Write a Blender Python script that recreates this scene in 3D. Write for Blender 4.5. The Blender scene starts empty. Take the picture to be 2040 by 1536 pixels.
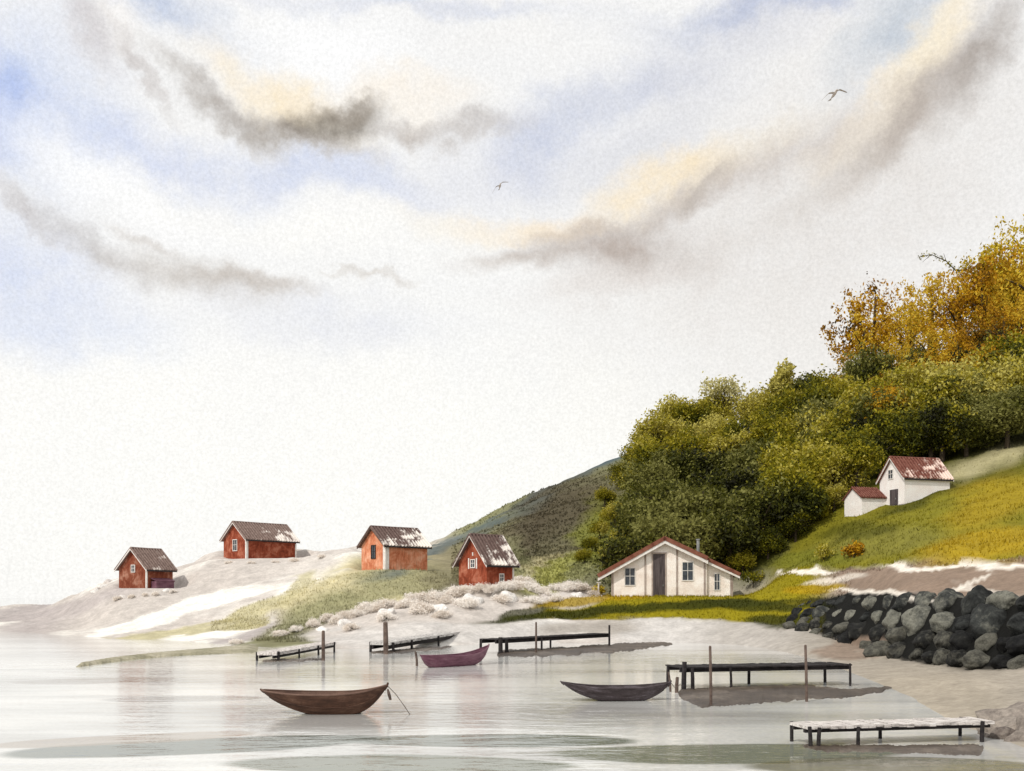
import bpy, math, random
import numpy as np
from mathutils import Vector, Matrix
random.seed(7)
RNG = np.random.default_rng(11)
SC = bpy.context.scene
COL = SC.collection
R = math.radians

# ------------------------------------------------------------------ camera numbers (metres)
F, CX, HY, H = 2000.0, 1020.0, 1190.0, 4.05          # focal length / centre / horizon of the 2040 px wide view, eye height

def at(px, py, d):
    """a point d metres out, seen at that place of the photograph"""
    return Vector(((px - CX) / F * d, d, H - (py - HY) / F * d))
def water_at(px, py):
    d = F * H / (py - HY)
    return Vector(((px - CX) / F * d, d, 0.0))
def lin(c):
    c = c / 255.0
    return c / 12.92 if c <= 0.04045 else ((c + 0.055) / 1.055) ** 2.4
def S(r, g, b, k=1.0):
    return (lin(r) * k, lin(g) * k, lin(b) * k, 1.0)

# ------------------------------------------------------------------ object helpers
def tag(o, label=None, cat=None, group=None, kind=None):
    if label: o['label'] = label
    if cat: o['category'] = cat
    if group: o['group'] = group
    if kind: o['kind'] = kind
    return o
def empty(name, loc, rz=0.0):
    o = bpy.data.objects.new(name, None); COL.objects.link(o)
    o.location = loc; o.rotation_euler = (0, 0, rz); o.empty_display_size = 0.3
    return o
class MB:
    def __init__(self): self.v = []; self.f = []
    def add(self, vs, fs):
        n = len(self.v); self.v += [tuple(v) for v in vs]; self.f += [tuple(i + n for i in f) for f in fs]; return self
    def box(self, x0, x1, y0, y1, z0, z1, m=None):
        vs = [Vector((x, y, z)) for z in (z0, z1) for y in (y0, y1) for x in (x0, x1)]
        if m is not None: vs = [m @ v for v in vs]
        return self.add(vs, [(0, 2, 3, 1), (4, 5, 7, 6), (0, 1, 5, 4), (2, 6, 7, 3), (0, 4, 6, 2), (1, 3, 7, 5)])
    def tube(self, pts, rad, n=8):
        pts = [Vector(p) for p in pts]
        if not hasattr(rad, '__len__'): rad = [rad] * len(pts)
        vs = []; fs = []
        for i, p in enumerate(pts):
            t = (pts[min(i + 1, len(pts) - 1)] - pts[max(i - 1, 0)]).normalized()
            a = t.cross(Vector((0.31, 0.93, 0.2))).normalized(); b = t.cross(a)
            for k in range(n):
                w = 2 * math.pi * k / n
                vs.append(p + (a * math.cos(w) + b * math.sin(w)) * rad[i])
        for i in range(len(pts) - 1):
            for k in range(n):
                fs.append((i * n + k, i * n + (k + 1) % n, (i + 1) * n + (k + 1) % n, (i + 1) * n + k))
        fs.append(tuple(range(n - 1, -1, -1))); fs.append(tuple((len(pts) - 1) * n + k for k in range(n)))
        return self.add(vs, fs)
    def prism(self, poly, axis, a0, a1):
        """extrude a 2D polygon along axis 'x' or 'y'"""
        n = len(poly); vs = []
        for a in (a0, a1):
            for p, q in poly: vs.append((a, p, q) if axis == 'x' else (p, a, q))
        fs = [tuple(range(n)), tuple(range(2 * n - 1, n - 1, -1))]
        for i in range(n): fs.append((i, i + n, (i + 1) % n + n, (i + 1) % n))
        return self.add(vs, fs)
    def build(self, name, m, parent=None, loc=None, rz=0.0, smooth=False, bevel=0.0):
        me = bpy.data.meshes.new(name); me.from_pydata(self.v, [], self.f); me.update()
        o = bpy.data.objects.new(name, me); COL.objects.link(o); me.materials.append(m)
        import bmesh
        bm = bmesh.new(); bm.from_mesh(me); bmesh.ops.recalc_face_normals(bm, faces=bm.faces[:])
        if bevel: bmesh.ops.bevel(bm, geom=bm.edges[:], offset=bevel, segments=1, affect='EDGES')
        bm.to_mesh(me); bm.free()
        if smooth: me.polygons.foreach_set('use_smooth', [True] * len(me.polygons))
        if parent is not None: o.parent = parent
        if loc is not None: o.location = loc; o.rotation_euler = (0, 0, rz)
        return o
def np_mesh(name, V, Fc, m, smooth=False, color=None, parent=None):
    me = bpy.data.meshes.new(name)
    V = np.asarray(V, dtype=np.float32); Fc = np.asarray(Fc, dtype=np.int32); k = Fc.shape[1]
    me.vertices.add(len(V)); me.vertices.foreach_set('co', V.ravel())
    me.loops.add(Fc.size); me.loops.foreach_set('vertex_index', Fc.ravel())
    me.polygons.add(len(Fc)); me.polygons.foreach_set('loop_start', np.arange(0, Fc.size, k, dtype=np.int32))
    me.polygons.foreach_set('loop_total', np.full(len(Fc), k, dtype=np.int32))
    if smooth: me.polygons.foreach_set('use_smooth', np.ones(len(Fc), dtype=bool))
    me.update(calc_edges=True); me.validate()
    if color is not None:
        a = me.color_attributes.new('Col', 'FLOAT_COLOR', 'POINT'); a.data.foreach_set('color', np.asarray(color, dtype=np.float32).ravel())
    me.materials.append(m)
    o = bpy.data.objects.new(name, me); COL.objects.link(o)
    if parent is not None: o.parent = parent
    return o
def copy_tree(o, parent=None):
    c = o.copy(); COL.objects.link(c); c.parent = parent
    for ch in list(o.children): copy_tree(ch, c)
    return c

# ------------------------------------------------------------------ materials
def nodes_of(name):
    m = bpy.data.materials.new(name); m.use_nodes = True
    nt = m.node_tree; nt.nodes.clear(); return m, nt
def N(nt, t, **kw):
    n = nt.nodes.new(t)
    for k, v in kw.items():
        if k.startswith('i_'): n.inputs[k[2:].replace('_', ' ')].default_value = v
        else: setattr(n, k, v)
    return n
def mixc(nt, a, b, f, mode='MIX'):
    n = nt.nodes.new('ShaderNodeMix'); n.data_type = 'RGBA'; n.blend_type = mode
    for s, v in ((n.inputs[6], a), (n.inputs[7], b), (n.inputs[0], f)):
        if hasattr(v, 'is_output'): nt.links.new(v, s)
        else: s.default_value = v
    return n.outputs[2]
def ramp(nt, src, stops):
    n = nt.nodes.new('ShaderNodeValToRGB'); cr = n.color_ramp
    while len(cr.elements) < len(stops): cr.elements.new(0.5)
    for e, (p, c) in zip(cr.elements, stops): e.position = p; e.color = c
    nt.links.new(src, n.inputs[0]); return n.outputs[0]
def noise(nt, vec, scale, detail=4, rough=0.6, dist=0.0):
    n = N(nt, 'ShaderNodeTexNoise'); n.inputs['Scale'].default_value = scale; n.inputs['Detail'].default_value = detail
    n.inputs['Roughness'].default_value = rough; n.inputs['Distortion'].default_value = dist
    if vec is not None: nt.links.new(vec, n.inputs['Vector'])
    return n.outputs['Fac']
def finish(nt, m, col, rough=0.8, bump=None, bump_d=0.02, bump_s=0.5, spec=0.3, trans=0.0):
    p = N(nt, 'ShaderNodeBsdfPrincipled'); out = N(nt, 'ShaderNodeOutputMaterial')
    nt.links.new(col, p.inputs['Base Color']); p.inputs['Roughness'].default_value = rough
    p.inputs['Specular IOR Level'].default_value = spec
    if bump is not None:
        b = N(nt, 'ShaderNodeBump'); b.inputs['Distance'].default_value = bump_d; b.inputs['Strength'].default_value = bump_s
        nt.links.new(bump, b.inputs['Height']); nt.links.new(b.outputs[0], p.inputs['Normal'])
    surf = p.outputs[0]
    if trans:
        t = N(nt, 'ShaderNodeBsdfTranslucent'); nt.links.new(col, t.inputs['Color'])
        mx = N(nt, 'ShaderNodeMixShader'); mx.inputs[0].default_value = trans
        nt.links.new(surf, mx.inputs[1]); nt.links.new(t.outputs[0], mx.inputs[2]); surf = mx.outputs[0]
    nt.links.new(surf, out.inputs['Surface'])
    return m
def wash(name, a, b, scale=1.5, rough=0.8, c=None, grain=40, bump=0.02, stretch=(1, 1, 1), spec=0.25):
    """mottled paint / wood / stone: two or three colours mixed by noise in object space, with a fine grain"""
    m, nt = nodes_of(name)
    tc = N(nt, 'ShaderNodeTexCoord'); mp = N(nt, 'ShaderNodeMapping'); mp.inputs['Scale'].default_value = stretch
    nt.links.new(tc.outputs['Object'], mp.inputs[0])
    n1 = noise(nt, mp.outputs[0], scale, 5, 0.65)
    stops = [(0.32, a), (0.62, b)] if c is None else [(0.3, a), (0.5, b), (0.68, c)]
    col = ramp(nt, n1, stops)
    g = noise(nt, mp.outputs[0], grain, 2, 0.6)
    gr = ramp(nt, g, [(0.3, (0.72, 0.72, 0.72, 1)), (0.7, (1.2, 1.2, 1.2, 1))])
    col = mixc(nt, col, gr, 1.0, 'MULTIPLY')
    return finish(nt, m, col, rough, g, bump, 0.6, spec)

M = {}
def wood_wall(name, a, b, c):
    """painted vertical boards: groove bump every 0.16 m, worn mottling"""
    m, nt = nodes_of(name)
    tc = N(nt, 'ShaderNodeTexCoord'); sep = N(nt, 'ShaderNodeSeparateXYZ'); nt.links.new(tc.outputs['Object'], sep.inputs[0])
    ad = N(nt, 'ShaderNodeMath', operation='ADD'); nt.links.new(sep.outputs[0], ad.inputs[0]); nt.links.new(sep.outputs[1], ad.inputs[1])
    ml = N(nt, 'ShaderNodeMath', operation='MULTIPLY'); nt.links.new(ad.outputs[0], ml.inputs[0]); ml.inputs[1].default_value = 1 / 0.2
    fr = N(nt, 'ShaderNodeMath', operation='PINGPONG'); nt.links.new(ml.outputs[0], fr.inputs[0]); fr.inputs[1].default_value = 0.5
    gro = N(nt, 'ShaderNodeMapRange'); gro.inputs[2].default_value = 0.1; nt.links.new(fr.outputs[0], gro.inputs[0])
    n1 = noise(nt, tc.outputs['Object'], 0.9, 5, 0.7, 0.6)
    col = ramp(nt, n1, [(0.34, a), (0.5, b), (0.66, c)])
    mp = N(nt, 'ShaderNodeMapping'); mp.inputs['Scale'].default_value = (9, 9, 0.8); nt.links.new(tc.outputs['Object'], mp.inputs[0])
    st = noise(nt, mp.outputs[0], 1.0, 3, 0.6)
    col = mixc(nt, col, ramp(nt, st, [(0.3, (0.7, 0.68, 0.66, 1)), (0.7, (1.15, 1.15, 1.15, 1))]), 1.0, 'MULTIPLY')
    return finish(nt, m, col, 0.85, gro.outputs[0], 0.03, 0.7, 0.15)
def roof_mat(name, a, b, pale, pale_at):
    """weathered tiles with bleached bare patches"""
    m, nt = nodes_of(name)
    tc = N(nt, 'ShaderNodeTexCoord')
    n1 = noise(nt, tc.outputs['Object'], 3.0, 4, 0.7)
    col = ramp(nt, n1, [(0.3, a), (0.7, b)])
    n2 = noise(nt, tc.outputs['Object'], 0.55, 5, 0.62, 0.4)
    sp = N(nt, 'ShaderNodeSeparateXYZ'); nt.links.new(tc.outputs['Object'], sp.inputs[0])
    mr = N(nt, 'ShaderNodeMapRange'); mr.inputs[1].default_value = -.3; mr.inputs[2].default_value = 2.2; mr.inputs[3].default_value = .13; mr.inputs[4].default_value = -.06; nt.links.new(sp.outputs[1], mr.inputs[0])
    mq = N(nt, 'ShaderNodeMapRange'); mq.inputs[1].default_value = 0; mq.inputs[2].default_value = 6; mq.inputs[3].default_value = -.07; mq.inputs[4].default_value = .05; nt.links.new(sp.outputs[0], mq.inputs[0])
    a1 = N(nt, 'ShaderNodeMath', operation='ADD'); nt.links.new(mr.outputs[0], a1.inputs[0]); nt.links.new(mq.outputs[0], a1.inputs[1])
    n3 = noise(nt, tc.outputs['Object'], 5.0, 4, 0.7)
    a3 = N(nt, 'ShaderNodeMath', operation='MULTIPLY_ADD'); nt.links.new(n3, a3.inputs[0]); a3.inputs[1].default_value = .2; nt.links.new(a1.outputs[0], a3.inputs[2])
    a2 = N(nt, 'ShaderNodeMath', operation='ADD'); nt.links.new(n2, a2.inputs[0]); nt.links.new(a3.outputs[0], a2.inputs[1])
    msk = ramp(nt, a2.outputs[0], [(pale_at + .1, (0, 0, 0, 1)), (pale_at + 0.2, (1, 1, 1, 1))])
    col = mixc(nt, col, pale, msk)
    return finish(nt, m, col, 0.9, n1, 0.03, 0.5, 0.1)

M['red'] = wood_wall('red_boards', S(116, 52, 34, .85), S(156, 78, 54, .88), S(186, 118, 94, .9))
M['rust'] = wood_wall('rust_boards', S(116, 54, 36, .82), S(142, 80, 58, .85), S(176, 128, 108, .88))
M['orange'] = wood_wall('orange_boards', S(186, 104, 72, .95), S(214, 140, 106, .97), S(228, 172, 144, 1))
M['white_wall'] = wash('white_plaster', S(226, 210, 198, .92), S(243, 233, 224, .95), 0.7, 0.9, S(252, 248, 243, .95), 14)
M['barn_wall'] = wash('barn_plaster', S(240, 230, 224, .9), S(250, 247, 243, .9), 0.8, 0.9, None, 14)
M['white_paint'] = wash('white_paint', S(225, 216, 208, .8), S(246, 243, 238, .85), 2.5, 0.7)
M['grey_roof'] = roof_mat('grey_roof', S(112, 94, 88, .85), S(156, 136, 128, .85), S(240, 232, 225, .85), 0.60)
M['grey_roof_worn'] = roof_mat('grey_roof_worn', S(94, 76, 72, .8), S(132, 112, 106, .8), S(245, 238, 230, .85), 0.50)
M['red_roof'] = roof_mat('red_roof', S(98, 52, 44, .85), S(142, 98, 86, .88), S(235, 212, 200, .88), 0.52)
M['rust_trim'] = wash('rust_trim', S(104, 56, 42, .85), S(142, 92, 74, .85), 1.2)
M['pane'] = wash('window_glass', S(40, 44, 50, .6), S(78, 84, 92, .7), 2.0, 0.2, spec=0.5)
M['door'] = wash('door_boards', S(66, 58, 60, .7), S(108, 98, 98, .7), 1.0, 0.8, stretch=(6, 6, .5))
M['batten'] = wash('grey_batten', S(150, 132, 122, .8), S(196, 182, 172, .8), 1.0)
M['stone'] = wash('foundation_stone', S(176, 166, 160, .75), S(214, 206, 200, .8), 2.0)
M['metal'] = wash('grey_metal', S(140, 145, 145, .7), S(180, 184, 182, .7), 2.0, 0.5)
M['dark_wood'] = wash('tarred_wood', S(28, 27, 30, .6), S(66, 60, 60, .7), 2.0, 0.8, stretch=(1, 4, 4))
M['brown_wood'] = wash('weathered_brown_wood', S(74, 60, 54, .7), S(128, 110, 100, .75), 2.0, 0.8)
M['grey_wood'] = wash('silvered_wood', S(120, 112, 112, .75), S(214, 210, 206, .8), 1.6, 0.8, S(244, 242, 238, .85), stretch=(.7, 5, 5))
M['flaking'] = wash('flaking_white_boards', S(96, 88, 86, .7), S(234, 226, 220, .8), 1.8, 0.8, S(250, 246, 242, .85), stretch=(.8, 5, 5))
M['hull_brown'] = wash('brown_hull', S(58, 38, 28, .7), S(88, 60, 46, .75), 1.3, 0.55, S(120, 90, 74, .75), 18, stretch=(.6, 3, 3))
M['hull_in'] = wash('brown_hull_inside', S(96, 72, 62, .75), S(134, 106, 92, .8), 1.3, 0.7)
M['hull_dark'] = wash('dark_hull', S(48, 40, 40, .7), S(78, 68, 70, .75), 1.3, 0.55, S(112, 104, 110, .75), 18, stretch=(.6, 3, 3))
M['hull_plum'] = wash('plum_hull', S(86, 50, 64, .8), S(120, 78, 94, .8), 1.3, 0.55, S(140, 104, 116, .8), 18, stretch=(.6, 3, 3))
M['rope'] = wash('rope', S(80, 72, 66, .7), S(116, 106, 96, .7), 9)
M['gull'] = wash('gull_feathers', S(170, 158, 150, .85), S(210, 200, 192, .85), 6)
M['bark'] = wash('bark', S(62, 52, 40, .6), S(104, 90, 70, .6), 3, 0.9)
M['reflection'] = wash('painted_reflection', S(76, 66, 60, .5), S(102, 90, 80, .58), 0.28, 0.5, S(136, 124, 112, .66), 4, spec=0.25)  # brown for the reflections painted under the jetties

def leaf_mat(name, cols, scale=0.35):
    m, nt = nodes_of(name)
    geo = N(nt, 'ShaderNodeNewGeometry'); oi = N(nt, 'ShaderNodeObjectInfo')
    n1 = noise(nt, geo.outputs['Position'], scale, 5, 0.6)
    n2 = N(nt, 'ShaderNodeTexWhiteNoise'); n2.noise_dimensions = '1D'; nt.links.new(geo.outputs['Random Per Island'], n2.inputs['W'])
    a = N(nt, 'ShaderNodeMath', operation='MULTIPLY_ADD'); nt.links.new(n2.outputs['Value'], a.inputs[0]); a.inputs[1].default_value = 0.16
    nt.links.new(n1, a.inputs[2])
    b = N(nt, 'ShaderNodeMath', operation='MULTIPLY_ADD'); nt.links.new(oi.outputs['Random'], b.inputs[0]); b.inputs[1].default_value = 0.14
    nt.links.new(a.outputs[0], b.inputs[2])
    st = [(0.46 + 0.28 * i / (len(cols) - 1), c) for i, c in enumerate(cols)]
    col = ramp(nt, b.outputs[0], st)
    return finish(nt, m, col, 0.7, spec=0.2, trans=0.25)
M['leaf_dark'] = leaf_mat('leaves_dark_green', [S(22, 22, 9, .8), S(40, 40, 12, .8), S(62, 66, 16, .8), S(98, 98, 28, .85), S(134, 132, 70, .85)], .07)
M['leaf_olive'] = leaf_mat('leaves_olive', [S(46, 50, 12), S(86, 88, 16), S(128, 122, 18), S(160, 146, 32), S(182, 172, 88)], .07)
M['leaf_gold'] = leaf_mat('leaves_gold', [S(70, 54, 8), S(124, 86, 8, 1.1), S(160, 114, 10, 1.15), S(180, 140, 18, 1.15), S(192, 164, 50, 1.1)], .09)
M['leaf_yellow'] = leaf_mat('leaves_yellow_green', [S(140, 118, 14, 1.1), S(176, 152, 20, 1.1), S(200, 180, 60, 1.1)])
M['leaf_pale'] = leaf_mat('leaves_pale_green', [S(130, 124, 60), S(170, 162, 100), S(200, 192, 140)])

def vcol_mat(name, rough=0.95, grain=(3.0, 0.8), trans=0.0):
    """ground cover: the mesh carries which cover grows where; noise adds the fine mottling"""
    m, nt = nodes_of(name)
    vc = N(nt, 'ShaderNodeVertexColor'); vc.layer_name = 'Col'
    geo = N(nt, 'ShaderNodeNewGeometry')
    g1 = noise(nt, geo.outputs['Position'], grain[0], 5, 0.75)
    g2 = noise(nt, geo.outputs['Position'], grain[1], 4, 0.6)
    col = mixc(nt, vc.outputs[0], ramp(nt, g1, [(0.3, (0.80, 0.79, 0.78, 1)), (0.7, (1.16, 1.16, 1.16, 1))]), 1.0, 'MULTIPLY')
    col = mixc(nt, col, ramp(nt, g2, [(0.3, (0.86, 0.86, 0.86, 1)), (0.7, (1.1, 1.1, 1.1, 1))]), 1.0, 'MULTIPLY')
    return finish(nt, m, col, rough, g1, 0.12, 0.5, 0.1, trans)
M['terrain'] = vcol_mat('ground_cover')
M['tuft'] = vcol_mat('grass_blades', trans=0.2)

def boulder_mat(name, stops):
    m, nt = nodes_of(name)
    tc = N(nt, 'ShaderNodeTexCoord'); oi = N(nt, 'ShaderNodeObjectInfo')
    n1 = noise(nt, tc.outputs['Object'], 1.4, 6, 0.7)
    a = N(nt, 'ShaderNodeMath', operation='MULTIPLY_ADD'); nt.links.new(oi.outputs['Random'], a.inputs[0]); a.inputs[1].default_value = 0.45
    nt.links.new(n1, a.inputs[2])
    col = ramp(nt, a.outputs[0], stops)
    g = noise(nt, tc.outputs['Object'], 7, 4, 0.7)
    col = mixc(nt, col, ramp(nt, g, [(0.3, (0.6, 0.6, 0.6, 1)), (0.7, (1.25, 1.25, 1.25, 1))]), 1.0, 'MULTIPLY')
    return finish(nt, m, col, 0.9, g, 0.06, 0.7, 0.2)
M['boulder'] = boulder_mat('dark_boulder', [(0.48, S(26, 27, 28, .65)), (0.72, S(64, 66, 64, .7)), (0.95, S(132, 131, 120, .75))])
M['boulder_wet'] = boulder_mat('wet_black_boulder', [(0.45, S(20, 20, 22, .6)), (0.7, S(48, 48, 46, .6)), (0.95, S(112, 110, 100, .7))])
M['brown_rock'] = boulder_mat('brown_rock', [(0.42, S(84, 76, 72, .75)), (0.62, S(116, 106, 100, .8)), (0.9, S(160, 150, 140, .8))])
M['granite'] = boulder_mat('pale_granite', [(0.4, S(214, 204, 198, .78)), (0.6, S(228, 220, 214, .8)), (0.85, S(244, 240, 235, .84))])

# ------------------------------------------------------------------ numpy value noise
PERM = RNG.random((256, 256))
def vnoise(x, y):
    xi = np.floor(x).astype(int); yi = np.floor(y).astype(int); fx = x - xi; fy = y - yi
    fx = fx * fx * (3 - 2 * fx); fy = fy * fy * (3 - 2 * fy)
    g = lambda a, b: PERM[a % 256, b % 256]
    return (g(xi, yi) * (1 - fx) + g(xi + 1, yi) * fx) * (1 - fy) + (g(xi, yi + 1) * (1 - fx) + g(xi + 1, yi + 1) * fx) * fy
def fbm(x, y, o=4):
    s = 0; a = 0.5
    for i in range(o): s = s + a * (vnoise(x * 2 ** i + 17 * i, y * 2 ** i + 31 * i) - 0.5); a *= 0.5
    return s

# ------------------------------------------------------------------ terrain: one height field, shore to ridge
#   bearing: shore d | bank foot | bank top | bench | mid slope | ridge   as (distance, sight line y)
T = [
 (-900, 1262, (125, 1248), (140, 1236), (155, 1226), (170, 1220), (185, 1218)),
 (0,    1257, (130, 1246), (138, 1236), (146, 1226), (156, 1219), (170, 1214)),
 (100,  1264, (120, 1250), (128, 1236), (136, 1221), (145, 1209), (155, 1205)),
 (220,  1272, (106, 1258), (113, 1238), (122, 1190), (130, 1168), (142, 1154)),
 (345,  1275, (103, 1258), (112, 1228), (122, 1180), (131, 1160), (146, 1143)),
 (440,  1284, (97, 1265),  (108, 1232), (122, 1170), (137, 1125), (152, 1106)),
 (590,  1293, (88, 1272),  (98, 1232),  (115, 1175), (138, 1118), (155, 1094)),
 (700,  1293, (87, 1265),  (97, 1228),  (112, 1160), (128, 1105), (145, 1085)),
 (780,  1291, (88, 1255),  (97, 1215),  (117, 1136), (130, 1125), (180, 1100)),
 (850,  1288, (89, 1250),  (98, 1205),  (115, 1140), (140, 1118), (205, 1084)),
 (920,  1284, (92, 1245),  (97, 1205),  (104, 1165), (140, 1120), (212, 1056)),
 (1000, 1282, (93, 1245),  (98, 1205),  (105, 1162), (145, 1105), (218, 1018)),
 (1100, 1281, (95, 1245),  (100, 1210), (108, 1182), (145, 1100), (220, 965)),
 (1200, 1280, (97, 1240),  (103, 1202), (110, 1184), (145, 1085), (220, 925)),
 (1300, 1279, (98, 1235),  (104, 1192), (114, 1184), (150, 1060), (220, 890)),
 (1450, 1283, (96, 1238),  (104, 1190), (114, 1172), (150, 1050), (220, 878)),
 (1560, 1298, (88, 1248),  (94, 1200),  (104, 1150), (135, 1040), (220, 850)),
 (1700, 1342, (74, 1290),  (83, 1190),  (92, 1138),  (118, 1012), (220, 800)),
 (1800, 1385, (60, 1310),  (67, 1188),  (78, 1135),  (113, 1000), (220, 772)),
 (1900, 1440, (53, 1320),  (59, 1186),  (72, 1132),  (113, 975),  (220, 752)),
 (2040, 1500, (46, 1333),  (51.5, 1184), (66, 1128), (113, 935),  (220, 725)),
 (2300, 1560, (42, 1345),  (47, 1180),  (62, 1120),  (113, 890),  (220, 690)),
 (2900, 1640, (36, 1360),  (41, 1170),  (58, 1110),  (113, 850),  (220, 650)),
]
PX = np.array([t[0] for t in T], float)
KD = []; KZ = []
for t in T:
    ds = F * H / (t[1] - HY); d = [ds * 0.72, ds * 0.9, ds]; z = [-2.2, -0.5, 0.0]
    for dd, yy in t[2:]: d.append(dd); z.append(H - (yy - HY) / F * dd)
    if t[0] < 760: d += [d[-1] + 70]; z += [-4.0]
    else: d += [340]; z += [z[-1] * 0.7]
    KD.append(d); KZ.append(z)
KD = np.array(KD); KZ = np.array(KZ); NK = KD.shape[1]
# smooth the bearings so no crease runs inland
FX = np.arange(-900, 2901, 5.0)
def sm(a):
    b = np.stack([np.interp(FX, PX, a[:, k]) for k in range(NK)], 1)
    ker = np.exp(-0.5 * (np.arange(-8, 9) / 4.0) ** 2); ker /= ker.sum()
    p = np.pad(b, ((8, 8), (0, 0)), mode='edge')
    return np.stack([np.convolve(p[:, k], ker, 'valid') for k in range(NK)], 1)
FD, FZ = sm(KD), sm(KZ)
PADS = []                                             # (X, Y, z, radius): ground levelled for a building
def column(px):
    i = np.clip((px + 900) / 5.0, 0, len(FX) - 1.001); j = int(i); f = i - j
    return FD[j] * (1 - f) + FD[j + 1] * f, FZ[j] * (1 - f) + FZ[j + 1] * f
def relief(X, Y, s):
    a = np.clip((s - 2.0) * 1.2, 0, 1)
    big = fbm(X * 0.09, Y * 0.09, 4) * np.clip(0.9 + (s - 3) * 1.0, 0.5, 3.2)
    sml = fbm(X * 0.5 + 40, Y * 0.5, 3) * 0.5
    low = fbm(X * 0.16, Y * 0.11 + 9, 4) * 0.3 * np.clip((s - 1.2) * 1.2, 0, 1) * np.clip(3.0 - s, 0, 1)
    return (big + sml) * a + low
def ground(X, Y):
    """height of the ground at a point"""
    px = CX + F * X / max(Y, 1.0); d, z = column(px)
    zz = float(np.interp(Y, d, z)); s = float(np.interp(Y, d, np.arange(NK)))
    zz += float(relief(np.array([X]), np.array([Y]), np.array([s]))[0])
    for (a, b, c, r) in PADS:
        q = math.hypot(X - a, Y - b); w = min(1.0, max(0.0, (r * 1.6 - q) / (r * 0.6))); w = w * w * (3 - 2 * w)
        zz = zz * (1 - w) + c * w
    return zz
def hit(px, py, d0=24, d1=300):
    """where the sight line through that place meets the ground"""
    d = d0
    while d < d1:
        x = (px - CX) / F * d; z = H - (py - HY) / F * d
        if ground(x, d) >= z: break
        d += 0.25
    return Vector((x, d, ground(x, d)))

# building sites (near corner): name -> point
SITE = {
 'h1': at(292, 1172, 126), 'h2': at(491, 1113, 142), 'h3': at(768, 1136, 119), 'h4': at(970, 1168, 103),
 'barn': at(1802, 1003, 112), 'white': at(1218, 1189, 106),
}
PADS += [(SITE['h1'].x, SITE['h1'].y + 2.6, SITE['h1'].z, 3.6), (SITE['h2'].x + 3, SITE['h2'].y + 4, SITE['h2'].z, 5.2),
         (SITE['h3'].x + 1, SITE['h3'].y + 3, SITE['h3'].z, 4.2), (SITE['h4'].x, SITE['h4'].y + 2.2, SITE['h4'].z, 3.2),
         (SITE['white'].x + 6.5, SITE['white'].y + 4, SITE['white'].z, 8.0)]

# cover colours (albedo)
C = {k: np.array(v[:3]) for k, v in dict(
 granite=S(218, 210, 203, .74), granite_w=S(246, 243, 236, .86), mauve=S(196, 187, 185, .70), sand=S(196, 184, 164, .66), sand_pale=S(220, 216, 212, .76),
 sand_grey=S(188, 180, 170, .66), lawn=S(152, 140, 26, .74), lawn_dark=S(64, 68, 14, .66), lawn_gold=S(174, 146, 22, .74), meadow=S(138, 132, 38, .72),
 meadow_gold=S(176, 150, 36, .76), meadow_olive=S(134, 130, 58, .76), earth=S(156, 136, 120, .74), gravel=S(240, 232, 220, .86), gap_shade=S(34, 34, 32, .6),
 forest=S(84, 84, 26, .8), olive=S(154, 154, 114, .7), olive_y=S(214, 204, 162, .78), brown=S(92, 82, 66, .62), brown_l=S(132, 124, 98, .68),
 slate=S(88, 106, 114, .66), grass_y=S(206, 198, 156, .76), moss=S(140, 138, 104, .70), green_l=S(164, 164, 92, .76), green=S(126, 128, 44, .74)).items()}
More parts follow.
